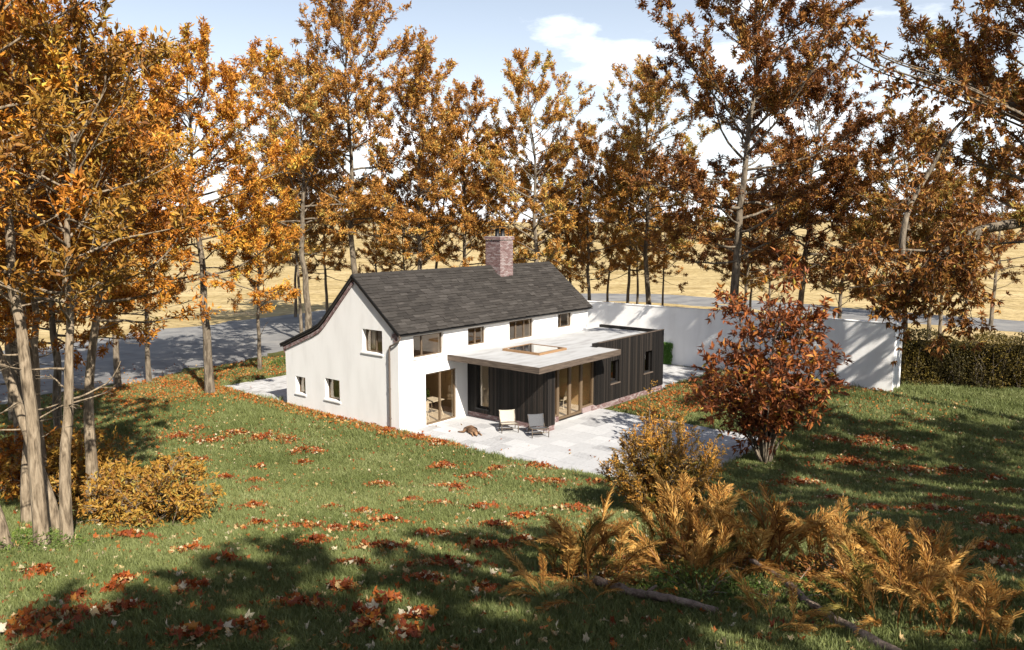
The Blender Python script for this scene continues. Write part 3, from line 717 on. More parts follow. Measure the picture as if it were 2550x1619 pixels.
# ------------------------------------------------------------------ leaves and trees
def leaf_geo(geo, P, D, L, W, rng, rnd, up=None, droop=0.12, fold=0.18):
    P = np.asarray(P); n = len(P); D = unit(D)
    upv = np.tile([0, 0, 1.0], (n, 1)) + 0.55 * rng.standard_normal((n, 3)) if up is None else up
    S = unit(np.cross(D, upv)); Nn = np.cross(S, D)
    L = np.broadcast_to(L, n)[:, None]; W = np.broadcast_to(W, n)[:, None]
    a = P; b = P + D * L * .42 + S * W / 2 + Nn * W * fold; c = P + D * L - Nn * L * droop; d = P + D * L * .42 - S * W / 2 + Nn * W * fold
    V = np.stack([a, b, c, d], 1).reshape(-1, 3)
    i = np.arange(n)[:, None] * 4
    F = np.concatenate([i + [[0, 2, 1]], i + [[0, 3, 2]]])
    geo.add(V, F, np.repeat(rnd, 4))

def make_tree(seed, H, r0, c0, Rr, nb, leafL, k, lean=(0, 0), el0=5, el1=62, fork=False, dens=1.0, width=0.36, twig=1.0, low=0.18, sub_n=1.6, curve=None, sides=10, wander=0.0045, flare=1.3, zdrop=0.0, lowdead=0):
    """returns (trunk Geo, crown Geo) of one tree standing at the origin"""
    rng = np.random.default_rng(seed); T = Geo(); C = Geo()
    n = 16; ts = np.linspace(0, 1, n)
    wx = np.cumsum(rng.normal(0, wander * H, n)); wy = np.cumsum(rng.normal(0, wander * H, n))
    path = np.stack([wx * np.minimum(1, ts * 3) + lean[0] * ts ** 1.2, wy * np.minimum(1, ts * 3) + lean[1] * ts ** 1.2, ts * H], 1)
    path -= path[0]; path[0, 2] = -0.4
    rad = r0 * (1 - .95 * ts ** .85) + .012
    P0 = np.concatenate([path[:1], [path[0] * .7 + path[1] * .3], path[1:]]); r_ = np.concatenate([[rad[0] * flare], [rad[0] * 1.08], rad[1:]])
    T.tube(smooth_poly(P0, 40), np.interp(np.linspace(0, 1, 40), np.linspace(0, 1, len(r_)), r_), sides)
    at = lambda t: np.array([np.interp(t, ts, path[:, j]) for j in range(3)])
    cp, cd = [], []
    def limb(p, d, ln, r, segs, up, noise):
        pts = [p]; st = ln / segs
        for _ in range(segs):
            d = unit(d + np.array([0, 0, up]) + rng.normal(0, noise, 3)); pts.append(pts[-1] + d * st)
        pts = np.array(pts); return pts
    def rotz(d, a):
        c, s = math.cos(a), math.sin(a); return np.array([d[0] * c - d[1] * s, d[0] * s + d[1] * c, d[2]])
    for i in range(nb + lowdead):
        dead = i >= nb
        t = rng.uniform(c0 * .45, c0) if dead else c0 + (0.985 - c0) * (i + rng.random()) / nb
        tt = max(0, (t - c0) / (1 - c0))
        prof = math.sin(math.pi * min(1, low + (.97 - low) * tt)) ** .75
        ln = max(.6, Rr * prof * rng.uniform(.6, 1.2)) * (0.6 if dead else 1)
        az = i * 2.399 + rng.normal(0, .5); el = R(el0 + (el1 - el0) * tt + rng.normal(0, 9))
        d = np.array([math.cos(az) * math.cos(el), math.sin(az) * math.cos(el), math.sin(el)])
        p = at(t); rt = np.interp(t, ts, rad)
        r = min(rt * .6, .012 * ln + .012)
        pts = limb(p, d, ln, r, 7, .05 - zdrop, .13)
        T.tube(pts, np.linspace(r, .008, 8), 5)
        sg = np.gradient(pts, axis=0)
        if dead: 
            for _ in range(3):
                s = rng.uniform(.4, 1) * 7; j = int(min(6, s)); q = pts[j] + (pts[j + 1] - pts[j]) * (s - j)
                sp = limb(q, rotz(unit(sg[j]), rng.uniform(-1, 1)), .5 * ln * rng.uniform(.3, .8), .01, 3, -.02, .2); T.tube(sp, np.linspace(.009, .004, 4), 3)
            continue
        ns = max(3, int(ln * sub_n * dens))
        for q_ in range(ns):
            s = rng.uniform(.22, 1.0) * 7; j = int(min(6, s)); q = pts[j] + (pts[j + 1] - pts[j]) * (s - j)
            dd = rotz(unit(sg[j]), rng.choice([-1, 1]) * rng.uniform(.35, 1.2)) + np.array([0, 0, rng.normal(.12, .28)])
            sl = (.26 * ln + .35) * (1.2 - .07 * s) * rng.uniform(.6, 1.25)
            sp = limb(q, dd, sl, .01, 4, .05 - zdrop, .2); T.tube(sp, np.linspace(max(.009, r * .4), .005, 5), 3)
            sd = np.gradient(sp, axis=0)
            nt_ = 2 + int(sl * 2.4 * dens)
            for _ in range(nt_):
                s2 = rng.uniform(.25, 1.0) * 4; j2 = int(min(3, s2)); q2 = sp[j2] + (sp[j2 + 1] - sp[j2]) * (s2 - j2)
                d2 = unit(rotz(unit(sd[j2]), rng.normal(0, .9)) + rng.normal(0, .35, 3) + np.array([0, 0, .15 - zdrop]))
                tl = rng.uniform(.15, .5) * twig
                e = q2 + d2 * tl
                T.tube([q2, e], [.006, .004], 3)
                cp.append(e); cd.append(d2)
                if tl > .3 * twig: cp.append(q2 + d2 * tl * .5); cd.append(d2)
            cp.append(sp[-1]); cd.append(unit(sd[-1]))
        cp.append(pts[-1]); cd.append(unit(sg[-1]))
    for _ in range(6): cp.append(at(1.0) + rng.normal(0, .2, 3)); cd.append(unit(np.array([0, 0, 1]) + rng.normal(0, .5, 3)))
    cp = np.array(cp); cd = np.array(cd); m = len(cp)
    P = np.repeat(cp, k, 0); D = np.repeat(cd, k, 0)
    D = unit(.62 * D + .85 * unit(rng.standard_normal(P.shape)) + np.array([0, 0, .08 - zdrop]))
    P = P - np.repeat(cd, k, 0) * rng.uniform(0, .34, (len(P), 1)) * twig + rng.normal(0, .06 * twig, P.shape)
    L = leafL * rng.uniform(.55, 1.2, len(P))
    patch = .5 + .22 * np.sin(cp[:, 0] * 1.3 + seed) * np.sin(cp[:, 1] * 1.1 + cp[:, 2] * .9)
    rnd = np.clip(np.repeat(patch + rng.normal(0, .12, m), k) + rng.normal(0, .14, len(P)), 0.01, .99)
    leaf_geo(C, P, D, L, L * width, rng, rnd)
    return T, C

def plant_tree(name, meshes, loc, rz, sc, label, cat='tree', group=None):
    e = empty(name, loc, rz); e.scale = (sc[0], sc[0], sc[1]) if isinstance(sc, tuple) else (sc, sc, sc)
    link('trunk', meshes[0], e); link('crown', meshes[1], e)
    return tag(e, label, cat, group)

def tree_meshes(tm, cm, *a, **kw):
    T, C = make_tree(*a, **kw)
    return T.mesh('trunk', tm, smooth=True), C.mesh('crown', cm)

BK = M['bark']
# (unit trees about 20 m high, scaled where they stand)
KB = [tree_meshes(BK, M['leaf_back'], 21, 22, .25, .30, 6.4, 54, .25, 12, el0=2, el1=50, sub_n=1.8),
      tree_meshes(BK, M['leaf_back'], 22, 22, .23, .28, 5.6, 52, .25, 12, el1=54, sub_n=1.8),
      tree_meshes(BK, M['leaf_back'], 23, 22, .30, .34, 7.2, 52, .25, 12, low=.3, el1=50, sub_n=1.7),
      tree_meshes(BK, M['leaf_back'], 24, 16, .15, .28, 4.5, 42, .25, 12, el1=54, sub_n=1.8),
      tree_meshes(BK, M['leaf_back'], 25, 16, .16, .34, 4.4, 38, .25, 12, el0=10, el1=48, lean=(1.2, .5), sub_n=1.8)]
KR = [tree_meshes(BK, M['leaf_red'], 31, 23, .29, .24, 7.4, 62, .26, 14, el0=-2, el1=50, sub_n=1.7),
      tree_meshes(BK, M['leaf_red'], 32, 18, .23, .24, 6.2, 52, .25, 14, el0=4, el1=50, lean=(1.0, .4), sub_n=1.8),
      tree_meshes(BK, M['leaf_red'], 33, 12, .14, .28, 4.2, 36, .25, 14, lowdead=4, el1=48, sub_n=1.8)]
KL = [tree_meshes(BK, M['leaf_orange'], 41, 17, .24, .36, 6.0, 54, .23, 14, el0=-4, el1=52, zdrop=.01, sub_n=1.9, lowdead=4),
      tree_meshes(BK, M['leaf_orange'], 42, 15, .19, .38, 5.4, 48, .22, 14, el0=-8, el1=52, zdrop=.015, sub_n=1.9, lowdead=5),
      tree_meshes(BK, M['leaf_orange'], 43, 12, .14, .34, 3.8, 36, .22, 14, lowdead=4, sub_n=1.8)]

back = [  # x, y, height, kind, turn, label
 (-15.0, 58, 21.8, 2, 0.3, 'broad rust brown tree with dark trunk behind the low rear eave of the house'),
 (-17.1, 64, 15.0, 3, 1.9, 'slim tree leaning close to the broad dark trunk left of the roof'),
 (-15.4, 66, 16.2, 3, 4.1, 'thin dark trunked tree between the broad tree and the roof peak'),
 (-11.6, 60, 25.7, 0, 2.2, 'tallest tree behind the house rising out of the top of the picture'),
 (-7.1, 58, 22.0, 0, 5.0, 'tall orange tree behind the middle of the ridge, left of the chimney'),
 (-3.7, 60, 20.1, 1, 1.0, 'narrow brown tree directly behind the ridge just left of the chimney'),
 (1.4, 56, 21.6, 1, 3.3, 'pointed russet tree with pale trunk directly right of the chimney'),
 (-6.8, 70, 17.6, 3, 0.5, 'slender tree farther back between the tall orange tree and the chimney'),
 (-1.2, 68, 16.4, 3, 2.5, 'slender tree farther back directly behind the chimney'),
 (4.9, 66, 16.2, 3, 3.6, 'slender tree behind the right end of the ridge'),
 (6.0, 60, 17.0, 1, 4.4, 'double trunked looking tree just past the right end of the roof'),
 (8.6, 72, 13.7, 3, 5.4, 'first thin trunk of the clump behind the garden wall beside the roof end'),
 (9.6, 66, 17.2, 3, 0.9, 'second trunk of the clump behind the garden wall beside the roof end'),
 (10.8, 62, 22.3, 0, 1.5, 'tall greyish brown tree in the clump left of the big wall tree'),
 (14.1, 74, 12.7, 3, 2.9, 'last pale trunk at the right of the clump, against the field'),
 (11.1, 70, 13.6, 3, 3.9, 'small tree in the middle of the clump behind the garden wall'),
 (-12.1, 72, 13.7, 3, 4.9, 'small low tree behind the roof peak against the field'),
 (-20.3, 74, 15.5, 3, 0.2, 'distant thin tree across the drive left of the roof'),
 (-9.0, 65, 13.0, 3, 2.0, 'low golden tree whose crown fills the gap above the ridge middle'),
 (3.0, 64, 12.5, 3, 5.8, 'low golden tree behind the chimney and the ridge end'),
]
KH = [22, 22, 22, 16, 16]
back = [(x, y, h * (1 if h > 25 else .9), (4 if k == 3 and i % 2 else k), rz, lab) for i, (x, y, h, k, rz, lab) in enumerate(back)]
for x, y, h, k, rz, lab in back:
    s = h / KH[k]
    plant_tree('autumn_tree', KB[k], (x, y, hgt(x, y)), rz, (min(1.1, s * 1.05), s), lab, group='trees behind the house')
right = [
 (14.0, 50, 25.0, 0, 0.8, 'largest red brown tree, straight trunk standing just behind the white wall'),
 (19.4, 66, 11.4, 2, 1.4, 'small tree just right of the largest trunk beyond the wall'),
 (21.7, 72, 10.2, 2, 2.7, 'tiny crowned tree on the field edge between two bigger trunks'),
 (22.8, 70, 10.8, 2, 4.0, 'thin straight trunk alone on the field edge beyond the wall'),
 (21.0, 58, 18.6, 1, 5.2, 'leaning dark trunk tree in the middle of the gap beyond the wall'),
 (23.2, 56, 12.6, 2, 0.4, 'low branching tree with bare twigs above the right part of the wall'),
 (23.6, 47, 14.6, 1, 2.0, 'stout trunk tree standing at the end of the white wall by the hedge'),
 (30.7, 58, 12.0, 2, 3.1, 'left trunk of two standing behind the hedge by the road'),
 (32.6, 60, 11.2, 2, 5.6, 'right thinner trunk of two standing behind the hedge by the road'),
 (41.3, 68, 13.4, 2, 1.1, 'lone slim trunk at the far road edge against the golden field'),
]
KRH = [23, 18, 12]
for x, y, h, k, rz, lab in right:
    s = h / KRH[k]
    plant_tree('red_tree', KR[k], (x, y, hgt(x, y)), rz, (min(1.15, s * 1.05), s), lab, group='trees beyond the wall')
left = [
 (-15.8, 40.8, 16.8, 0, 0.6, 'orange tree with pale trunk at the corner of the rear terrace'),
 (-15.2, 47.2, 10.8, 2, 2.2, 'slim small tree between the terrace and the drive'),
 (-21.4, 42.4, 13.7, 1, 1.0, 'dark trunk tree at the near edge of the drive, half hidden by orange leaves'),
 (-20.4, 43.9, 12.3, 2, 3.0, 'thin tree at the drive edge right behind the dark trunk'),
 (-22.6, 35.3, 16.7, 0, 4.2, 'broad orange tree at the far edge of the picture beside the drive'),
 (-17.4, 27.4, 15.4, 1, 5.1, 'broad golden orange tree behind the pale multiple trunks'),
 (-14.9, 25.5, 12.5, 1, 2.6, 'bent orange tree standing between the pale trunks and the shrub'),
]
KLH = [17, 15, 12]
for x, y, h, k, rz, lab in left:
    s = h / KLH[k]
    plant_tree('orange_tree', KL[k], (x, y, hgt(x, y)), rz, (min(1.15, s * 1.03), s), lab, group='orange trees on the left')

# near pale stems at the left: each stem is a tree of its own
near = [  # x, y, H, r0, lean, seed, label
 (-9.11, 14.75, 13.0, .130, (-.6, .5), 51, 'tall straight pale stem, right of the two crossing ones, forking high up'),
 (-8.81, 15.05, 9.5, .115, (.3, .9), 52, 'pale stem with moss patch in the middle of the near group'),
 (-10.43, 19.0, 10.5, .150, (.3, 1.0), 53, 'smooth pale trunk standing directly beside the yellow shrub'),
 (-9.75, 16.4, 9.5, .125, (-3.6, .8), 54, 'pale stem leaning strongly left behind the straight one'),
 (-9.53, 14.35, 9.0, .120, (-3.2, .3), 55, 'leaning pale stem cut by the left edge of the picture'),
 (-12.0, 19.8, 11.0, .130, (-1.0, .8), 56, 'thin pale stem farther back among the leaning ones'),
 (-11.2, 17.6, 11.0, .110, (-.3, 1.2), 57, 'slim dark stem between the straight one and the trunk by the shrub'),
]
for x, y, H, r0, ln, sd, lab in near:
    tm = tree_meshes(M['bark_pale'], M['leaf_orange'] if sd != 52 else M['leaf_yellow'], sd, H, r0, .46, 3.0, 34, .19, 9, lean=ln, sub_n=2.0, el0=8, el1=55, sides=14, lowdead=5, flare=1.25)
    plant_tree('pale_tree', tm, (x, y, hgt(x, y)), 0, 1.0, lab, group='pale stems at the near left')

# tree at the right edge, with a long drooping limb reaching into view
def right_edge_tree():
    T, C = make_tree(61, 19.5, .36, .42, 7.6, 60, .26, 14, el0=4, el1=52, sub_n=1.8)
    base = np.array([23.6, 34.0, 0.0]); rng = np.random.default_rng(62)
    cp, cd = [], []
    def sprays(path, n, ln, down, k0=.25):
        for _ in range(n):
            f = rng.uniform(k0, 1) * (len(path) - 1); j = int(min(len(path) - 2, f)); q = path[j] + (path[j + 1] - path[j]) * (f - j)
            d = unit(rng.normal(0, .75, 3) + np.array([-.35, -.1, -down])); l = ln * rng.uniform(.5, 1.2); pts = [q]
            for _s in range(5):
                d = unit(d + np.array([0, 0, -.12 * (down > 0)]) + rng.normal(0, .2, 3)); pts.append(pts[-1] + d * l / 5)
            pts = np.array(pts); T.tube(pts, np.linspace(.022, .005, 6), 4)
            for _t in range(int(7 * l) + 4):
                f2 = rng.uniform(.25, 1) * 5; j2 = int(min(4, f2)); q2 = pts[j2] + (pts[j2 + 1] - pts[j2]) * (f2 - j2)
                d2 = unit(rng.normal(0, .7, 3) + np.array([0, 0, -.25])); e = q2 + d2 * rng.uniform(.15, .45)
                T.tube([q2, e], [.006, .004], 3); cp.append(e); cd.append(d2)
    big = smooth_poly(np.array([(23.6, 34.0, 9.6), (22.3, 33.0, 9.55), (20.4, 32.0, 9.0), (18.4, 31.8, 8.6), (17.2, 31.9, 7.65), (16.5, 32.1, 6.85), (15.9, 32.4, 5.9)]), 26) - base
    T.tube(big, np.interp(np.linspace(0, 1, 26), [0, .3, 1], [.30, .22, .05]), 10); sprays(big, 34, 2.4, .55, .42)
    b2 = smooth_poly(np.array([(18.6, 31.8, 8.65), (18.2, 31.4, 7.6), (18.0, 31.2, 6.4), (17.6, 31.0, 5.0)]), 12) - base
    T.tube(b2, np.linspace(.09, .02, 12), 6); sprays(b2, 13, 1.7, .7)
    b3 = smooth_poly(np.array([(16.9, 31.9, 7.4), (15.6, 31.7, 7.6), (15.65, 31.9, 9.0), (16.1, 32.2, 10.0), (16.8, 32.4, 11.1), (17.6, 32.6, 12.5), (19.0, 32.8, 14.0)]), 22) - base
    b3 = b3[4:]
    T.tube(b3, np.linspace(.13, .05, len(b3)), 7); sprays(b3, 12, 1.7, -.1)
    b4 = smooth_poly(np.array([(17.2, 31.9, 7.8), (15.4, 31.6, 7.9), (13.9, 31.3, 7.7), (12.9, 31.2, 7.4)]), 12) - base
    T.tube(b4, np.linspace(.06, .015, 12), 5); sprays(b4, 13, 1.2, .25)
    for k in range(4):   # long bare whips sweeping up to the left
        o = rng.normal(0, .18, 3)
        w = smooth_poly(np.array([(23.5, 33.6, 12.0), (20.1, 32.2, 13.05), (16.9, 31.6, 14.2), (13.7, 31.2, 15.15), (12.0, 31.0, 16.45)]) + o * np.array([[.3], [.7], [1], [1], [1.2]]), 20) - base
        T.tube(w, np.linspace(.075 - .01 * k, .014, 20), 5); sprays(w, 9, 1.1, .05, .05)
    cp = np.array(cp); cd = np.array(cd); P = np.repeat(cp, 8, 0); D = unit(.6 * np.repeat(cd, 8, 0) + .85 * unit(rng.standard_normal(P.shape)) + np.array([0, 0, -.2]))
    L = .27 * rng.uniform(.6, 1.2, len(P)); leaf_geo(C, P, D, L, L * .38, rng, np.clip(.42 + rng.normal(0, .2, len(P)), .01, .99))
    return T.mesh('trunk', BK, smooth=True), C.mesh('crown', M['leaf_red'])
plant_tree('red_tree', right_edge_tree(), (23.6, 34.0, 0), 0, 1.0, 'red brown tree at the right edge with a heavy limb drooping over the hedge')
# trees that stand behind and beside the viewpoint and shade the near lawn
shade = [(5.3, -2.9, 12.8, 2, .3, 'orange tree behind the viewpoint shading the near lawn'), (8.6, -1.4, 12.6, 2, 1.1, 'slim orange tree beside the viewpoint shading the near lawn'), (16.0, 3.2, 13.5, 0, 2.0, 'orange tree right of the viewpoint shading the ferns'),
         (22.5, 15.5, 15.5, 1, 4.0, 'orange tree out of frame at the right shading the lawn beyond the red shrub'), (17.5, 8.0, 15.0, 1, 1.2, 'orange tree out of frame right of the fern bed'),
         (4.2, -5.6, 12.5, 2, 3.1, 'orange tree directly behind the viewpoint')]
for i_, (x, y) in enumerate([(-16, -5), (-8, -11), (0, -15), (9, -13), (19, -7), (27, 3), (-22, 5), (31, 14), (-27, 14), (-4, -20), (14, -19)]):  # further unseen trees, added to cut sky light and darken the glass reflections
    shade.append((x, y, 15 + i_ % 3, i_ % 2, i_ * 1.3, 'unseen orange tree added behind the viewpoint to dim the sky light'))
for x, y, h, k, rz, lab in shade:
    s = h / KLH[k]
    plant_tree('orange_tree', KL[k], (x, y, hgt(x, y)), rz, s, lab, group='trees around the viewpoint')

# ------------------------------------------------------------------ shrubs
def shrub(name, loc, seed, stems, H, Rr, leafL, k, lm, bm, label, width=.42, cat='shrub', spread=.5, dens=5, droop=0.0, r0=.035, tw=.3, base=.25):
    rng = np.random.default_rng(seed); T = Geo(); C = Geo(); cp = []; cd = []
    for i in range(stems):
        az = i * 2.399 + rng.normal(0, .4); out = rng.uniform(.05, 1) ** .6
        tip = np.array([math.cos(az) * Rr * out, math.sin(az) * Rr * out, H * math.sqrt(max(.05, 1 - .75 * out ** 2)) * rng.uniform(.55, 1.12)])
        b0 = np.array([math.cos(az), math.sin(az), 0]) * .12 * rng.random(); b0[2] = -.1
        mid = b0 * .5 + tip * np.array([spread, spread, .55]) + rng.normal(0, .06 * Rr, 3)
        tip2 = tip + np.array([0, 0, -droop * out * H])
        pts = smooth_poly(np.array([b0, mid, tip2]), 12); T.tube(pts, np.linspace(r0, .006, 12), 5)
        sg = np.gradient(pts, axis=0)
        for _ in range(dens):
            f = rng.uniform(base, 1) * 11; j = int(min(10, f)); q = pts[j] + (pts[j + 1] - pts[j]) * (f - j)
            d = unit(unit(sg[j]) * .6 + rng.normal(0, .65, 3) + np.array([math.cos(az) * .25, math.sin(az) * .25, .1 - droop])); l = rng.uniform(.25, .6) * Rr * .5
            e = q + d * l; T.tube([q, (q + e) / 2 + rng.normal(0, .02, 3), e], [.009, .007, .004], 3)
            for _t in range(4):
                f2 = rng.uniform(.3, 1); q2 = q + (e - q) * f2; d2 = unit(d + rng.normal(0, .7, 3)); e2 = q2 + d2 * tw * rng.uniform(.3, 1)
                T.tube([q2, e2], [.005, .003], 3); cp.append(e2); cd.append(d2)
            cp.append(e); cd.append(d)
    cp = np.array(cp); cd = np.array(cd); cp[:, 2] = np.maximum(cp[:, 2], .06)
    P = np.repeat(cp, k, 0); D = unit(.6 * np.repeat(cd, k, 0) + .85 * unit(rng.standard_normal(P.shape)) + np.array([0, 0, .05]))
    L = leafL * rng.uniform(.5, 1.2, len(P)); P = P + rng.normal(0, .03, P.shape); P[:, 2] = np.maximum(P[:, 2], .04)
    rnd = np.clip(np.repeat(.5 + rng.normal(0, .14, len(cp)), k) + rng.normal(0, .16, len(P)), .01, .99)
    leaf_geo(C, P, D, L, L * width, rng, rnd)
    e = empty(name, loc); o1 = link('stems', T.mesh('stems', bm, smooth=True), e); link('foliage', C.mesh('foliage', lm), e)
    return tag(e, label, cat)
shrub('red_shrub', (9.44, 28.75, hgt(9.44, 28.75)), 71, 30, 6.4, 2.4, .29, 5, M['leaf_shrub'], M['bark'], 'big multi stemmed shrub with dark red and orange leaves beside the patio', dens=12, spread=.36, tw=.6, r0=.05, base=.34)
shrub('yellow_shrub', (-8.75, 18.3, hgt(-8.75, 18.3)), 72, 40, 1.5, 1.6, .14, 6, M['leaf_yellow'], M['bark_pale'], 'low spreading yellow leaved shrub at the foot of the pale trunks', dens=7, spread=.6, droop=.12, tw=.26, r0=.02)
shrub('yellow_shrub', (-11.6, 20.6, hgt(-11.6, 20.6)), 73, 30, 2.0, 1.6, .16, 7, M['leaf_yellow'], M['bark_pale'], 'loose yellow shrub filling the gap behind the pale trunks', dens=8, spread=.5, tw=.3, r0=.02)
shrub('yellow_shrub', (-14.6, 22.5, hgt(-14.6, 22.5)), 74, 26, 2.2, 1.8, .17, 7, M['leaf_orange'], M['bark_pale'], 'loose orange shrub at the left edge behind the leaning stems', dens=8, spread=.5, tw=.3, r0=.02)

# conifer like shrub: upright plumes of fine sprays
def conifer(loc):
    rng = np.random.default_rng(77); T = Geo(); C = Geo(); Ps = []; Ds = []; Rn = []
    for i in range(95):
        az = rng.uniform(0, 6.283); out = rng.random() ** .6
        tip = np.array([math.cos(az) * 1.25 * out, math.sin(az) * 1.25 * out, 2.35 * (1 - .55 * out ** 1.6) * rng.uniform(.72, 1.05)])
        if i == 0: tip = np.array([-.3, 0, 2.9])
        mid = tip * np.array([.6, .6, .42]) + rng.normal(0, .06, 3)
        pts = smooth_poly(np.array([(tip[0] * .1, tip[1] * .1, -.1), mid, tip]), 14); T.tube(pts, np.linspace(.016, .004, 14), 4)
        sg = np.gradient(pts, axis=0); tone = rng.normal(.5, .2)
        for _ in range(26):
            f = rng.uniform(.2, 1) * 13; j = int(min(12, f)); q = pts[j] + (pts[j + 1] - pts[j]) * (f - j)
            d = unit(unit(sg[j]) + rng.normal(0, .5, 3)); l = rng.uniform(.12, .34)
            e = q + d * l; T.tube([q, e], [.005, .003], 3)
            n = 13; ff = rng.uniform(.1, 1, n)[:, None]
            Ps.append(q + (e - q) * ff); Ds.append(unit(d + rng.normal(0, .55, (n, 3)))); Rn.append(np.clip(tone + rng.normal(0, .14, n), .01, .99))
    P = np.concatenate(Ps); L = rng.uniform(.04, .10, len(P)); leaf_geo(C, P, np.concatenate(Ds), L, L * .32, rng, np.concatenate(Rn))
    e = empty('conifer_shrub', loc); e.scale = (1.32, 1.32, 1.18); link('stems', T.mesh('stems', M['bark']), e); link('foliage', C.mesh('foliage', M['leaf_conifer']), e)
    for k in range(46):
        a = k * 2.399; q = .55 * math.sqrt(rng.random()); o = link('frond', FR[rng.integers(7)], e); sc_ = rng.uniform(.75, 1.3)
        o.location = (q * math.cos(a), q * math.sin(a), rng.uniform(0, .9)); o.rotation_euler = (Matrix.Rotation(a + rng.normal(0, .6), 3, 'Z') @ Matrix.Rotation(R(rng.uniform(-30, 15)), 3, 'Y')).to_euler(); o.scale = (sc_ * .8, sc_ * .8, sc_)
    return tag(e, 'feathery golden brown conifer shrub between the patio corner and the ferns', 'shrub')

# hedge
def hedge():
    rng = np.random.default_rng(81); C = Geo(); n = 26000
    Lh, Dh, Hh = 14.0, 2.6, 2.75
    face = rng.random(n); x = rng.uniform(0, Lh, n); y = rng.uniform(0, Dh, n); z = rng.uniform(0, Hh, n)
    fr = face < .5; tp = (face >= .5) & (face < .85); en = face >= .93
    y[fr] = np.abs(rng.normal(0, .22, fr.sum())) - .06; z[tp] = Hh - np.abs(rng.normal(0, .22, tp.sum())) + .12 * (rng.random(tp.sum()) < .2) * rng.random(tp.sum()); x[en] = np.abs(rng.normal(0, .14, en.sum()))
    lump = .3 * np.sin(x * 1.9) * np.sin(z * 2.3 + 1) + .12 * np.sin(x * 4.1 + z * 3)
    y = y - np.where(fr, lump, 0); z = z + np.where(tp, .34 * np.sin(x * 1.7) * np.sin(x * .6) + .12 * np.sin(x * 4.3 + y * 3), 0)
    P = np.stack([x, y, z], 1); out = np.stack([np.where(en, -1, 0), np.where(fr, -1, 0), np.where(tp, 1, .25)], 1)
    D = unit(out * .5 + rng.normal(0, .7, (n, 3))); L = rng.uniform(.07, .16, n)
    tone = np.clip(.4 + .2 * np.sin(x * 1.3 + z) + rng.normal(0, .18, n), .01, .99)
    leaf_geo(C, P, D, L, L * .5, rng, tone)
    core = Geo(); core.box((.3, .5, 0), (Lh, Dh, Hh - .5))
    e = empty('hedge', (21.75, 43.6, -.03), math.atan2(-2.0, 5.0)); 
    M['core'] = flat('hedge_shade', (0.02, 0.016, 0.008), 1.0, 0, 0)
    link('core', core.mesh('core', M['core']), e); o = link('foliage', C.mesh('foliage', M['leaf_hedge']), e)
    T = Geo()
    for k in range(40):
        xx = rng.uniform(.2, Lh); T.tube([(xx, .3, 0), (xx + rng.normal(0, .2), .2, 1.2), (xx + rng.normal(0, .4), .1, 2.6)], [.02, .014, .005], 4)
    link('stems', T.mesh('stems', BK), e)
    return tag(e, 'thick dark clipped hedge with yellowing leaves at the end of the white wall', 'hedge')
hedge()
def ivy():
    rng = np.random.default_rng(83); C = Geo(); n = 2600
    a = rng.uniform(.05, .95, n); z = rng.uniform(0.05, 1.42, n) ; a = a + .05 * np.sin(z * 9)
    P = np.stack([-rng.random(n) * .16, a - .15, z], 1); D = unit(np.stack([-.5 + rng.normal(0, .4, n), rng.normal(0, .6, n), -.5 + rng.normal(0, .4, n)], 1))
    L = rng.uniform(.06, .12, n); leaf_geo(C, P, D, L, L * .75, rng, np.clip(rng.normal(.5, .2, n), .01, .99))
    T = Geo()
    for k in range(7):
        y = rng.uniform(0, .7); T.tube([(-.01, y, 0), (-.02, y + rng.normal(0, .08), .7), (-.03, y + rng.normal(0, .1), 1.35)], [.014, .01, .004], 4)
    x, y = world_uv(22.37, .85)
    e = empty('ivy_plant', (x, y, 0), TH); link('stems', T.mesh('stems', BK), e); link('foliage', C.mesh('foliage', M['ivy']), e)
    tag(e, 'bright green ivy growing on the white wall just past the extension corner', 'ivy')
ivy()

# dark low plants beside the drive
def low_plant(loc, seed, n, rad, hh, mat, label, name='low_plant', L0=.12):
    rng = np.random.default_rng(seed); C = Geo()
    a = rng.uniform(0, 6.283, n); r = rad * np.sqrt(rng.random(n)); z = hh * rng.random(n) * (1.05 - (r / rad) ** 2)
    P = np.stack([r * np.cos(a), r * np.sin(a), np.maximum(z, .01)], 1); D = unit(np.stack([np.cos(a), np.sin(a), .5 + 0 * a], 1) + rng.normal(0, .7, (n, 3)))
    L = L0 * rng.uniform(.5, 1.2, n); leaf_geo(C, P, D, L, L * .45, rng, np.clip(rng.normal(.5, .22, n), .01, .99))
    T = Geo()
    for k in range(10):
        b = rng.uniform(0, 6.283); q = rad * rng.random(); T.tube([(0, 0, -.05), (q * math.cos(b) * .5, q * math.sin(b) * .5, hh * .6), (q * math.cos(b), q * math.sin(b), hh * .8)], [.01, .008, .003], 3)
    e = empty(name, loc); link('stems', T.mesh('stems', BK), e); link('foliage', C.mesh('foliage', mat), e)
    return tag(e, label, 'plant')
low_plant((-13.9, 49.3, 0), 91, 900, 1.5, .6, M['leaf_green'], 'dark green low plant behind the rear terrace beside the slim tree', L0=.16)
low_plant((-9.3, 14.2, hgt(-9.3, 14.2) - .02), 92, 1500, 1.15, .35, M['leaf_green'], 'low green weeds around the feet of the nearest pale stems', L0=.08)
low_plant((1.4, 11.9, hgt(1.4, 11.9) - .02), 95, 1500, .85, .5, M['leaf_red'], 'low rusty undergrowth at the foot of the nearest fern clump', L0=.09)
low_plant((3.4, 13.1, hgt(3.4, 13.1) - .02), 96, 2200, 1.2, .55, M['leaf_red'], 'low rusty undergrowth at the foot of the tall fern clump', L0=.09)
low_plant((5.2, 11.6, hgt(5.2, 11.6) - .02), 97, 2000, 1.1, .5, M['leaf_red'], 'low rusty undergrowth between the right hand fern clumps', L0=.09)
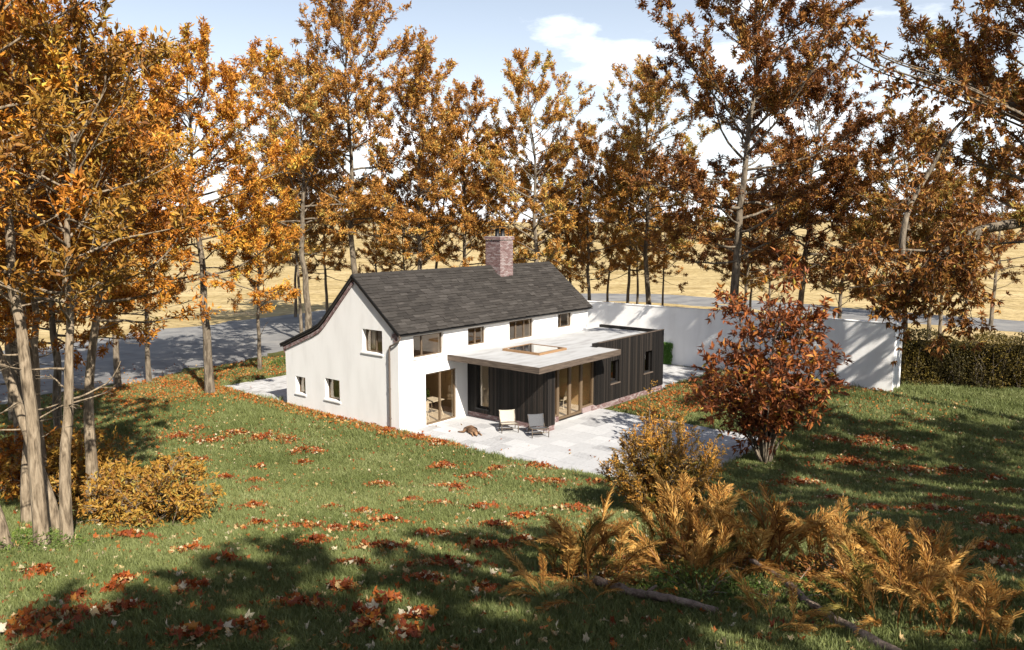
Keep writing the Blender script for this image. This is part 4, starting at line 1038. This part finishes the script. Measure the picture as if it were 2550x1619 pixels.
low_plant((2.75, 10.9, hgt(2.75, 10.9) - .02), 93, 1500, 1.0, .4, M['leaf_green'], 'low green weeds between the two fallen branches', L0=.07)
low_plant((3.9, 10.7, hgt(3.9, 10.7) - .02), 94, 1200, .9, .35, M['leaf_green'], 'low green weeds under the middle fern clump', L0=.07)

# ------------------------------------------------------------------ golden ferns
def frond_mesh(seed, fm='fern'):
    rng = np.random.default_rng(seed); g = Geo()
    b = rng.uniform(.15, .45); s = np.linspace(0, 1, 18)
    P = np.stack([s * .28 + .34 * s ** 2, .05 * np.sin(s * 3 + seed), s * 1.0 - b * s ** 2.4], 1)
    g.tube(P, np.linspace(.010, .002, 18), 4, rnd=.25)
    T = unit(np.gradient(P, axis=0)); n = 28
    f = np.linspace(.26, .995, n); q = np.stack([np.interp(f, s, P[:, j]) for j in range(3)], 1); t = unit(np.stack([np.interp(f, s, T[:, j]) for j in range(3)], 1))
    side = unit(np.cross(t, [0, 0, 1.0])); nn = np.cross(side, t)
    ln = .14 * np.sin(np.pi * np.clip((f - .16) / .86, 0, 1)) ** .7 + .015
    for sg in (-1, 1):
        d = unit(t * .95 + sg * side * rng.uniform(.6, .9, n)[:, None] + nn * rng.normal(.18, .16, n)[:, None])
        L = ln * rng.uniform(.75, 1.15, n)
        leaf_geo(g, q, d, L, L * .065 + .003, rng, np.clip(rng.normal(.55, .2, n) + .25 * (f - .5), .01, .99), up=nn + .3 * rng.standard_normal((n, 3)), droop=.2)  # tone rises along the frond: lit tips over dark bases, put into the colour
        # barbs on each leaflet
        for e in (.35, .65):
            qq = q + d * (L * e)[:, None]; d2 = unit(d + t * .5 + rng.normal(0, .35, (n, 3)))
            leaf_geo(g, qq, d2, L * .45, L * .06 + .002, rng, np.clip(rng.normal(.6, .2, n), .01, .99), up=nn + .3 * rng.standard_normal((n, 3)))
    return g.mesh('frond', M[fm])
FR = [frond_mesh(200 + k, 'fern_green' if k == 5 else 'fern') for k in range(7)]
ferns = [(1.25, 12.1, 24, 1.45, .42, 1, 'golden fern clump nearest the lawn, behind the end of the straight fallen branch'),
         (3.0, 13.7, 26, 1.75, .42, 2, 'tall golden fern clump in front of the conifer shrub'),
         (3.9, 12.7, 26, 1.6, .4, 3, 'golden fern clump in the middle above the second fallen branch'),
         (5.35, 12.4, 24, 1.45, .42, 4, 'golden fern clump on the right slope of the fern bed'),
         (5.0, 9.9, 26, 1.25, .42, 5, 'golden fern clump closest to the bottom right of the picture'),
         (2.9, 11.7, 16, 1.25, .35, 6, 'low golden fern clump between the two fallen branches'),
         (0.9, 10.9, 12, 1.0, .35, 7, 'sparse flattened fern clump in front of the straight fallen branch'),
         (6.0, 11.0, 18, 1.25, .4, 8, 'golden fern clump at the right end of the fern bed'),
         (3.3, 9.45, 10, .8, .3, 9, 'small fern clump at the bottom edge beside the brown fallen branch'),
         (5.7, 8.9, 16, 1.0, .4, 10, 'small fern clump in the bottom right corner')]
for x, y, n, sc, rr, sd, lab in ferns:
    rng = np.random.default_rng(300 + sd)
    e = empty('fern_clump', (x, y, hgt(x, y) - .03)); tag(e, lab, 'fern', 'golden ferns in the near bed')
    for k in range(int(n * 1.35)):
        a = k * 2.399 + rng.normal(0, .5); q = 1.5 * rr * math.sqrt(rng.random())
        o = link('frond', FR[rng.integers(7)], e)
        s = 1.12 * sc * rng.uniform(.5, 1.05); tilt = R(rng.uniform(-40, 10) + (35 if k % 4 == 0 or sd in (7, 9) else 0))
        lx, ly = q * math.cos(a), q * math.sin(a)
        o.location = (lx, ly, hgt(x + lx, y + ly) - hgt(x, y)); o.rotation_euler = Matrix.Rotation(a + rng.normal(0, 1.0), 4, 'Z').to_3x3().__matmul__(Matrix.Rotation(tilt, 3, 'Y')).to_euler(); o.scale = (s, s, s)

conifer((4.05, 20.6, hgt(4.05, 20.6)))

# fallen branches
def fallen(pts, r0, r1, label, seed, stubs):
    rng = np.random.default_rng(seed); g = Geo()
    P = smooth_poly(np.array(pts, float), 26); P += rng.normal(0, .008, P.shape)
    for k in range(26): P[k, 2] = hgt(P[k, 0], P[k, 1]) + P[k, 2]
    rr = np.linspace(r0, r1, 26) * (1 + .08 * rng.standard_normal(26))
    c0 = P[0].copy(); g.tube(P - c0, rr, 12, cap=True)
    e = empty('fallen_branch', c0); link('bough', g.mesh('bough', M['log'], smooth=True), e)
    for f in stubs:
        j = int(f * 25); d = unit(np.array([rng.normal(), rng.normal(), .9])); q = P[j] - c0
        s = Geo(); s.tube([q, q + d * .14, q + d * .2 + rng.normal(0, .02, 3)], [.035, .025, .015], 6, cap=True); link('stub', s.mesh('stub', M['log'], smooth=True), e)
    return tag(e, label, 'branch')
fallen([(1.1, 11.75, .16), (1.5, 11.2, .15), (1.75, 10.8, .13), (2.15, 10.45, .14), (2.7, 9.9, .10)], .07, .05, 'straight weathered fallen branch lying in front of the ferns', 401, (.3, .62))
fallen([(3.75, 11.9, .42), (3.95, 11.2, .3), (4.05, 10.4, .16), (4.1, 9.6, .1), (4.2, 8.5, .08), (4.4, 7.6, .06)], .035, .075, 'brown fallen branch running out of the bottom of the picture', 402, (.35, .55))

# ------------------------------------------------------------------ fallen leaves
def maple(seed):
    r = np.random.default_rng(seed)
    ang = np.radians([-90, -62, -38, -18, 8, 34, 60, 76, 90, 104, 120, 146, 172, 198, 218, 242])
    rad = np.array([.16, .46, .44, .66, .52, .90, .58, .74, 1.0, .74, .58, .90, .52, .66, .44, .46]) * r.uniform(.85, 1.1, 16) * .5
    V = [(0, -.03, 0)] + [(q * math.cos(a), q * math.sin(a), 0) for a, q in zip(ang, rad)]
    V = np.array(V); ca = r.uniform(0, 6.28); d = V[:, 0] * math.cos(ca) + V[:, 1] * math.sin(ca)
    V[:, 2] = r.uniform(.6, 2.6) * d ** 2 + r.uniform(-.5, .5) * d + .25 * r.uniform(-1, 1) * V[:, 0] * V[:, 1] + r.normal(0, .02, 17)
    F = [[0, 1 + k, 1 + (k + 1) % 16] for k in range(16)]
    V2 = np.array([(-.012, -.05, .0), (.012, -.05, .0), (.0, -.42, .06)])
    return V, np.array(F), V2
MAP = [maple(500 + k) for k in range(8)]
clusters = [(-4.59,17.0,0.76),(-3.92,15.1,0.63),(-2.5,14.65,0.78),(-6.05,14.4,0.5),(-5.15,13.6,0.55),(-7.9,15.8,0.81),(-7.77,12.4,0.67),(-6.05,11.8,0.35),(-4.85,11.4,0.65),(-2.95,10.45,0.81),(-2.75,13.1,0.51),(-1.13,13.0,1.27),(-1.33,11.9,0.64),(-2.57,11.4,0.42),(-5.24,10.0,0.77),(-6.07,9.6,0.87),(-5.81,9.05,1.05),(-5.58,9.8,0.4),(-3.76,8.95,0.7),(-3.23,9.25,0.44),(-0.57,14.85,1.08),(-0.4,11.15,0.47),(-1.2,9.7,0.38),(-1.81,10.55,0.35),(-1.91,9.95,0.34),(-1.83,9.35,0.32),(-1.24,8.95,0.28),(-1.89,24.5,1.53),(-4.26,24.9,1.0),(-2.52,27.85,0.79),(-0.52,27.55,0.7),(-1.16,26.5,0.82),(-4.77,20.45,0.48),(-3.77,19.7,0.63),(-2.94,18.25,0.69),(-2.92,21.95,0.57),(-1.98,21.1,0.79),(-0.73,20.45,0.99),(-1.72,16.3,0.71),(-0.44,17.75,0.72),(-8.7,26.0,0.46),(-9.89,26.5,0.4),(-6.81,20.25,0.73),(-5.74,17.3,0.47),(-3.84,16.6,0.25),(-3.41,17.0,0.4),(-6.11,10.55,0.29),(-5.88,11.15,0.22),(-13.85,32.25,1.62),(-12.31,31.8,1.09),(-13.61,33.55,0.71),(-11.67,32.9,0.99),(-10.48,32.05,1.44),(-9.33,31.8,1.18),(-8.29,30.2,0.73),(-7.54,30.0,0.61),(-7.76,28.6,0.43),(-9.21,28.2,0.37),(-8.62,25.9,0.49),(-9.83,26.45,0.36),(-8.11,24.2,0.32),(-6.03,34.25,0.8),(-5.23,33.35,0.96),(-3.88,32.35,0.93),(-2.76,31.3,1.46),(-2.53,28.05,0.76),(-1.32,26.55,0.58),(-11.83,29.0,0.67),(0.32,18.9,0.76),(0.26,15.65,0.5),(1.34,25.4,1.44),(1.0,27.95,1.1),(1.59,20.4,1.34),(2.81,25.4,0.65),(9.43,25.4,1.67),(14.85,31.75,2.52),(13.1,31.75,1.52),(12.68,28.7,2.44),(14.37,27.35,1.72),(15.64,27.2,1.57),(12.4,21.65,1.26),(10.86,20.0,1.54),(9.56,20.2,1.14),(9.29,22.3,0.82),(7.55,20.4,0.68),(15.45,23.8,0.95),(11.67,18.2,1.1),(10.79,17.25,0.92),(10.58,15.9,0.54),(8.54,15.9,0.62),(7.97,16.4,0.42),(7.12,14.95,0.67),(9.14,14.5,0.54),(8.5,13.15,0.54),(8.05,13.8,0.5),(12.88,24.45,0.46),(16.35,25.9,0.51),(15.54,30.5,0.85),(12.77,25.9,0.48),(19.69,31.1,0.51)]
rng = np.random.default_rng(600)
leaves = []    # x, y, lift, size, tone, kind
for (x, y, w) in clusters:
    n = int(92 * max(.5, w) ** 1.25 * (1.4 if y > 14 else 1.0)) + 12
    th = rng.normal(.15, .45)
    for _ in range(n):
        sp_ = 2.2 if rng.random() < .22 else 1.0
        a, b = rng.normal(0, .30) * w * sp_, rng.normal(0, .15) * w ** .7 * sp_
        px, py = x + a * math.cos(th) - b * math.sin(th), y + a * math.sin(th) + b * math.cos(th)
        tone = rng.normal(.36, .13) if rng.random() < .8 else rng.uniform(.72, 1)
        leaves.append((px, py, max(0, .12 * (1 - abs(a) / (.6 * w + .1))) * rng.random(), rng.uniform(.09, .2), tone))
for _ in range(6000):   # singles scattered over the lawn
    y = rng.uniform(8, 36); x = rng.uniform(-.62, .68) * (y + 1)
    leaves.append((x, y, 0, rng.uniform(.07, .18), rng.choice([rng.uniform(.72, 1), rng.uniform(.2, .65)])))
def band(n, u0, u1, v0, v1, size=(.11, .19), tone=(.58, .13), pw=1.0):
    for _ in range(n):
        f = rng.random() ** pw
        u = u0 + (u1 - u0) * f; v = rng.uniform(v0, v1)
        x, y = world_uv(u, v); leaves.append((x, y, .04 * rng.random(), rng.uniform(*size), rng.normal(*tone)))
band(1000, -.05, -1.1, -14.5, -1.5, pw=2.2)
band(260, .1, -.9, -1.6, 1.2); band(220, .1, -.5, 1.0, 4.0)
band(2600, 0.2, -5.5, -21.5, -12.5, pw=1.1)
band(1500, .2, 10, -20.5, -15.1)
band(1900, 9.5, 16.5, 4.15, 8.2, tone=(.52, .14)); band(500, 16, 22.2, 4.3, 7.5, tone=(.52, .14))
band(420, 21.0, 22.3, 4.0, 14.0); band(700, 14, 22, 7, 18, tone=(.6, .16))
for _ in range(4200):
    x = rng.uniform(-30, -13.5); y = rng.uniform(26, 49) ; leaves.append((x, y, .05 * rng.random(), rng.uniform(.1, .2), rng.normal(.6, .13)))
band(60, 0.3, 9.3, .2, 12.5, size=(.07, .13))
def on_patio(u, v): return any(a <= u <= c and e <= v <= f for a, c, e, f in PATIOS)
kept = []
for t in leaves:
    u, v = to_uv(t[0], t[1])
    if -0.0 < u < L_ + .1 and -8.2 < v < 0.02: continue
    if EXU - .1 < u < 15.7 and -0.1 < v < WV + .05: continue
    if EXU - .1 < u < 4.9 and 0 < v < 4.8: continue
    if 0.2 < u < 17 and -15 < v < -8 and rng.random() < .93: continue
    if on_patio(u, v) and rng.random() < .9: continue
    if t[1] < 5 or abs(t[0]) > .72 * t[1] + 2: continue
    kept.append(t)
rd_ = road_dist([t[0] for t in kept], [t[1] for t in kept]); kept = [t for t, d in zip(kept, rd_) if d > .1 or rng.random() < .06]
xs = np.array([t[0] for t in kept]); ys = np.array([t[1] for t in kept]); hz, dp = base_h(xs, ys)
hz = np.where(dp < 1e-4, 0.0, hz)
pt = np.array([t[3] / max(1, math.hypot(t[0], t[1])) for t in kept])
in_view = (np.abs(xs) < .66 * ys + .6) & (ys > 8.75)
order = np.argsort(-pt * in_view)
singles = set(order[:300].tolist())
LM = []
for nm, c in (('red_brown', (.22, .05, .018)), ('rust', (.36, .10, .02)), ('orange', (.48, .2, .035)), ('tan', (.56, .40, .20)), ('pale', (.68, .58, .42))):
    LM.append((nm, leaf_mat('fallen_' + nm, [(0, tuple(q * .7 for q in c)), (1, tuple(min(.8, q * 1.25) for q in c))], .2, objvar=.8)))
words = {'red_brown': 'crumpled red brown leaf lying on the near lawn', 'rust': 'rust coloured lobed leaf lying on the near lawn', 'orange': 'orange lobed leaf lying on the near lawn', 'tan': 'dry tan lobed leaf lying on the near lawn', 'pale': 'bleached pale lobed leaf lying on the near lawn'}
lmesh = {}
def zone(x, y):
    if x > .4 and y < 13.5: return 'among the golden ferns'
    if y < 9.6: return 'on the shaded lawn at the bottom edge'
    if x < -5.2: return 'on the grass below the pale stems'
    if x > 5: return 'on the shaded lawn right of the ferns'
    return 'on the open lawn in front of the ferns' if x > -2.2 else 'on the open lawn between stems and ferns'
st = Geo()
for i, t in enumerate(kept):
    k = rng.integers(8); V, F, V2 = MAP[k]
    flip = 1 if rng.random() < .6 else -1
    rot = Matrix.Rotation(rng.uniform(0, 6.283), 3, 'Z') @ Matrix.Rotation(rng.normal(0, .55), 3, 'X') @ Matrix.Rotation(rng.normal(0, .55), 3, 'Y')
    lift = ((.072 if t[1] < 14 else .10) if dp[i] > .05 else .012) + t[2]
    if t[1] > 30: lift += .02
    if i in singles:
        c = 0 if t[4] < .36 else 1 if t[4] < .5 else 2 if t[4] < .68 else 3 if t[4] < .86 else 4
        key = (k, c, flip)
        if key not in lmesh:
            q = Geo(); VV = V.copy(); VV[:, 2] *= flip; q.add(VV, F, .5); q.add(V2, [[0, 1, 2]], .2); lmesh[key] = q.mesh('fallen_leaf', LM[c][1])
        o = link('fallen_leaf', lmesh[key]); o.location = (t[0], t[1], hz[i] + lift + .01); o.rotation_euler = rot.to_euler(); o.scale = (t[3],) * 3
        tag(o, words[LM[c][0]].replace('on the near lawn', zone(t[0], t[1])), 'leaf', LM[c][0].replace('_', ' ') + ' fallen leaves')
    else:
        VV = V.copy(); VV[:, 2] *= flip
        st.add((VV * t[3]) @ np.array(rot).T + np.array([t[0], t[1], hz[i] + lift]), F, float(np.clip(t[4], .01, .99)))
tag(st.build('fallen_leaves', M['litter']), 'scattered heaps of red brown autumn leaves on the lawn', 'leaves', kind='stuff')

# ------------------------------------------------------------------ grass
def tuft(seed, n, spread, h, w):
    r = np.random.default_rng(seed); g = Geo()
    b = np.stack([r.uniform(-spread, spread, n), r.uniform(-spread, spread, n), np.full(n, -.02)], 1); a = r.uniform(0, 6.283, n)
    ln = r.normal(0, .38, (n, 2)); hh = h * r.uniform(.5, 1.15, n)
    tip = b + np.stack([ln[:, 0] * hh, ln[:, 1] * hh, hh + .02], 1); mid = b + np.stack([ln[:, 0] * hh * .3, ln[:, 1] * hh * .3, hh * .55 + .02], 1)
    s = np.stack([np.cos(a), np.sin(a), 0 * a], 1) * w / 2
    V = np.stack([b - s, b + s, mid + s * .8, mid - s * .8, tip], 1).reshape(-1, 3); i = np.arange(n)[:, None] * 5
    tone = np.clip(r.normal(.45, .22, n), .01, .99)
    g.add(V, i + [[0, 1, 2, 3]], np.repeat(tone, 5)); g.F.setdefault(3, []).append(i + [[3, 2, 4]])
    return bpy.data.objects.new('grass_tuft', g.mesh('grass_tuft', M['grass']))
gcol = bpy.data.collections.new('grass_tufts')
for k in range(5): gcol.objects.link(tuft(700 + k, 46, .13, .085, .011))
gcol.objects.link(tuft(708, 60, .16, .15, .012))
rng = np.random.default_rng(710)
def scatter(n, y0, y1, xr):
    y = rng.uniform(y0, y1, n); x = rng.uniform(-xr, xr, n) * (y + 2); return x, y
X, Y, S = [], [], []
for n, y0, y1, s in ((15000, 7.6, 13, .85), (22000, 13, 20, 1.0), (24000, 20, 30, 1.25), (26000, 30, 52, 1.6)):
    x, y = scatter(n, y0, y1, .70); X.append(x); Y.append(y); S.append(s * rng.uniform(.7, 1.3, n))
X = np.concatenate(X); Y = np.concatenate(Y); S = np.concatenate(S)
hz, dp = base_h(X, Y); u, v = to_uv(X, Y)
ok = (dp > .03) & (road_dist(X, Y) > .2) & (lawn_mask(X, Y) > .6) & ~((u > 22.0) & (v < 14))
X, Y, S, hz = X[ok], Y[ok], S[ok], hz[ok]
me = bpy.data.meshes.new('grass'); me.vertices.add(len(X)); me.vertices.foreach_set('co', np.stack([X, Y, hz], 1).astype(np.float32).ravel()); me.update()
at = me.attributes.new('size', 'FLOAT', 'POINT'); at.data.foreach_set('value', S.astype(np.float32))
gr = link('grass', me); tag(gr, 'short green lawn grass', 'grass', kind='stuff')
ng = bpy.data.node_groups.new('grass_scatter', 'GeometryNodeTree')
ng.interface.new_socket('Geometry', in_out='INPUT', socket_type='NodeSocketGeometry'); ng.interface.new_socket('Geometry', in_out='OUTPUT', socket_type='NodeSocketGeometry')
gi = ng.nodes.new('NodeGroupInput'); go = ng.nodes.new('NodeGroupOutput')
iop = ng.nodes.new('GeometryNodeInstanceOnPoints'); ci = ng.nodes.new('GeometryNodeCollectionInfo'); ci.inputs[0].default_value = gcol
ci.inputs['Separate Children'].default_value = True; ci.inputs['Reset Children'].default_value = True
iop.inputs['Pick Instance'].default_value = True
rv = ng.nodes.new('FunctionNodeRandomValue'); rv.data_type = 'FLOAT_VECTOR'; rv.inputs[0].default_value = (-.12, -.12, 0); rv.inputs[1].default_value = (.12, .12, 6.283)
na = ng.nodes.new('GeometryNodeInputNamedAttribute'); na.data_type = 'FLOAT'; na.inputs['Name'].default_value = 'size'
ng.links.new(gi.outputs[0], iop.inputs['Points']); ng.links.new(ci.outputs[0], iop.inputs['Instance']); ng.links.new(rv.outputs[0], iop.inputs['Rotation']); ng.links.new(na.outputs[0], iop.inputs['Scale']); ng.links.new(iop.outputs[0], go.inputs[0])
md = gr.modifiers.new('scatter', 'NODES'); md.node_group = ng

# ------------------------------------------------------------------ chairs, dog, things indoors
def lounge_chair(loc, rz, canvas, label):
    e = empty('lounge_chair', loc, rz); tag(e, label, 'chair', 'lounge chairs on the patio')
    W = .36
    for s in (-1, 1):
        g = Geo(); g.tube([(s * W, -.33, 0), (s * W, -.335, .2), (s * W, -.33, .385)], [.018, .022, .02], 8, True); g.build('leg', M['chairwood'], e, True)
        g = Geo(); g.tube([(s * (W - .01), .42, 0), (s * (W - .01), .33, .2), (s * (W - .01), .28, .30)], [.017, .021, .02], 8, True); g.build('leg', M['chairwood'], e, True)
        g = Geo(); g.tube([(s * W, -.37, .39), (s * W, 0, .35), (s * W, .34, .29)], [.02, .024, .02], 8, True); g.build('side_rail', M['chairwood'], e, True)
        g = Geo(); g.tube([(s * (W - .035), .2, .26), (s * (W - .03), .36, .52), (s * (W - .02), .47, .80)], [.018, .018, .014], 8, True); g.build('back_post', M['chairwood'], e, True)
    for (y, z, r) in ((-.335, .2, .013), (.335, .19, .013), (-.35, .375, .016), (.2, .27, .016)):
        g = Geo(); g.tube([(-W, y, z), (W, y, z)], r, 7, True); g.build('stretcher', M['chairwood'], e, True)
    def sling(fn, nm):
        g = Geo(); n = 9; V = []
        for off in (0, .008):
            for i in range(n):
                for j in range(n): V.append(np.array(fn(i / (n - 1) * 2 - 1, j / (n - 1))) + np.array([0, -off * .6, off]))
        F = []
        for l in range(2):
            for i in range(n - 1):
                for j in range(n - 1): q = l * n * n + i * n + j; F.append([q, q + 1, q + n + 1, q + n])
        rim = [i * n for i in range(n)] + [(n - 1) * n + j for j in range(1, n)] + [i * n + n - 1 for i in range(n - 2, -1, -1)] + [j for j in range(n - 2, 0, -1)]
        for a, b in zip(rim, rim[1:] + rim[:1]): F.append([a, b, b + n * n, a + n * n])
        g.add(V, F); g.build(nm, canvas, e, True)
    sling(lambda a, t: (a * (W - .01), -.345 + t * .58, .395 - t * .09 - .05 * (1 - a * a) * math.sin(math.pi * t)), 'seat')
    sling(lambda a, t: (a * (W - .02 + .015 * t * t), .25 + t * .235 + .05 * (1 - a * a), .33 + t * (.47 + .035 * a * a)), 'backrest')
    return e
lounge_chair((-.14, 33.62, .002), math.atan2(.13, .72), M['canvas1'], 'cream canvas lounge chair on the patio, closer to the sleeping dog')
lounge_chair((1.12, 32.86, .002), math.atan2(.17, .70), M['canvas2'], 'lounge chair with grey canvas darkened for shadow, on the patio by the extension corner')

def dog(loc, rz):
    e = empty('dog', loc, rz); tag(e, 'brown dog lying asleep on the pale patio with its head down', 'dog')
    # local: x forward (head), z up
    pts = [((-.36, .0, .15), .14), ((-.16, .02, .17), .155), ((.06, .03, .18), .165), ((.24, .0, .16), .14), ((.37, -.04, .14), .085), ((.47, -.08, .115), .088), ((.56, -.11, .085), .06), ((.65, -.14, .06), .042),
           ((-.44, .02, .12), .06), ((-.56, .1, .05), .032), ((-.72, .16, .035), .026), ((-.86, .15, .03), .016),      # tail
           ((.24, .13, .09), .06), ((.40, .16, .045), .036), ((.56, .13, .035), .03), ((.64, .11, .03), .03),           # fore leg
           ((.22, -.12, .08), .055), ((.40, -.2, .04), .035), ((.54, -.26, .035), .03),                                 # fore leg
           ((-.30, -.14, .11), .09), ((-.20, -.28, .06), .05), ((-.36, -.38, .04), .032), ((-.46, -.40, .03), .03),     # hind leg
           ((-.28, .15, .10), .085), ((-.14, .27, .06), .05), ((-.30, .34, .035), .032)]
    ed = [(0,1),(1,2),(2,3),(3,4),(4,5),(5,6),(6,7),(0,8),(8,9),(9,10),(10,11),(3,12),(12,13),(13,14),(14,15),(3,16),(16,17),(17,18),(0,19),(19,20),(20,21),(21,22),(0,23),(23,24),(24,25)]
    me = bpy.data.meshes.new('body'); me.from_pydata([p for p, r in pts], ed, []); o = link('body', me, e)
    md = o.modifiers.new('skin', 'SKIN'); md.use_smooth_shade = True
    for v, (p, r) in zip(me.skin_vertices[0].data, pts): v.radius = (r, r)
    me.skin_vertices[0].data[2].use_root = True
    s = o.modifiers.new('sub', 'SUBSURF'); s.levels = 2; s.render_levels = 2
    me.materials.append(noise_mat('dog_coat', [(0.36, (0.05, 0.03, 0.018)), (0.52, (0.16, 0.09, 0.05)), (0.66, (0.30, 0.18, 0.10))], 2.6, 4, 0.85, bump=.3, bscale=40))
    for sg in (-1, 1):
        g = Geo(); c = np.array([.43, -.07 + sg * .075, .165]); g.add([c, c + (.06, sg * .01, .005), c + (.045, sg * .055, -.075), c + (.0, sg * .035, -.05), c + (.03, sg * .018, .012)], [[0, 1, 4], [1, 2, 4], [2, 3, 4], [3, 0, 4], [0, 3, 1], [1, 3, 2]])
        g.build('ear', flat('dog_ear', (.04, .024, .016), .9), e)
    g = Geo(); g.tube([(.675, -.148, .06), (.695, -.155, .062)], [.018, .012], 8, True); g.build('nose', M['dark_metal'], e)
    return e
dog((-1.74, 33.28, 0.0), math.atan2(-.62, .44))

def white_table(u, v, l, w, label):
    x, y = world_uv(u, v); e = empty('white_table', (x, y, .016), TH); tag(e, label, 'table')
    g = Geo(); g.box((-l / 2, -w / 2, .71), (l / 2, w / 2, .745)); g.build('table_top', M['white'], e)
    for sx in (-1, 1):
        for sy in (-1, 1):
            g = Geo(); g.tube([(sx * (l / 2 - .06), sy * (w / 2 - .02), 0), (sx * (l / 2 - .2), sy * (w / 2 - .16), .71)], .022, 6, True); g.build('leg', M['white'], e)
def white_chair(u, v, rz, label):
    x, y = world_uv(u, v); e = empty('white_chair', (x, y, .016), TH + rz); tag(e, label, 'chair', 'white chairs indoors')
    g = Geo(); g.box((-.23, -.22, .43), (.23, .22, .46)); g.build('seat', M['white'], e)
    g = Geo(); g.add([(-.23, .2, .46), (.23, .2, .46), (.21, .3, .9), (-.21, .3, .9), (-.23, .23, .46), (.23, .23, .46), (.21, .33, .9), (-.21, .33, .9)], [[0, 1, 2, 3], [4, 7, 6, 5], [3, 2, 6, 7], [0, 4, 5, 1], [0, 3, 7, 4], [1, 5, 6, 2]]); g.build('backrest', M['white'], e)
    for sx in (-1, 1):
        for sy in (-1, 1):
            g = Geo(); g.tube([(sx * .24, sy * .24, 0), (sx * .17, sy * .17, .43)], .016, 6, True); g.build('leg', M['white'], e)
white_table(2.9, -1.3, 1.5, .8, 'white trestle table seen through the sliding door')
white_chair(2.35, -1.0, 2.6, 'white chair at the table behind the sliding door')
white_chair(3.3, -2.0, .3, 'white chair on the far side of the table behind the sliding door')
white_table(7.4, 2.0, 1.8, .8, 'white table seen through the glazed doors of the extension')
white_chair(6.6, 2.7, 2.9, 'white chair close behind the first glazed door')
white_chair(8.2, 2.6, 3.3, 'white chair close behind the second glazed door')
white_table(5.4, .9, .9, .6, 'white side table seen through the tall narrow window')
def pot_plant(u, v, z, label):
    x, y = world_uv(u, v); e = empty('pot_plant', (x, y, z), 0); tag(e, label, 'plant')
    g = Geo(); g.tube([(0, 0, 0), (0, 0, .03), (0, 0, .2)], [.07, .08, .1], 12, True); g.build('pot', M['dark_metal'], e)
    r = np.random.default_rng(int(u * 100)); n = 500; d = unit(r.standard_normal((n, 3))); P = np.array([0, 0, .36]) + d * .18 * r.random((n, 1)) ** .4; C = Geo()
    leaf_geo(C, P, unit(d + r.normal(0, .5, (n, 3))), .08, .035, r, np.clip(r.normal(.3, .2, n), .01, .99)); C.build('foliage', M['leaf_green'], e)
pot_plant(2.75, -1.25, .762, 'round dark pot plant on the table behind the sliding door')
pot_plant(7.9, 1.9, .762, 'round dark pot plant on the table in the extension')

# ------------------------------------------------------------------ far field hedges
rng = np.random.default_rng(901); C = Geo()
for (xa, ya, xb, yb, hh) in ((-330, 420, -40, 470, 8), (-90, 300, -55, 330, 4), (120, 520, 300, 470, 6)):
    n = 2600; f = rng.random(n); X = xa + (xb - xa) * f; Y = ya + (yb - ya) * f + rng.normal(0, 3, n)
    top = hh * (.55 + .45 * np.abs(np.sin(X * .07) * np.sin(X * .023 + 1)))
    P = np.stack([X, Y, base_h(X, Y)[0] + top * rng.random(n)], 1)
    leaf_geo(C, P, unit(rng.standard_normal((n, 3))), 2.2, 1.6, rng, np.clip(rng.normal(.35, .2, n), .01, .99))
tag(C.build('far_woodland', M['leaf_hedge']), 'low dark hedgerows on the skyline beyond the golden field', 'hedgerow', kind='stuff')
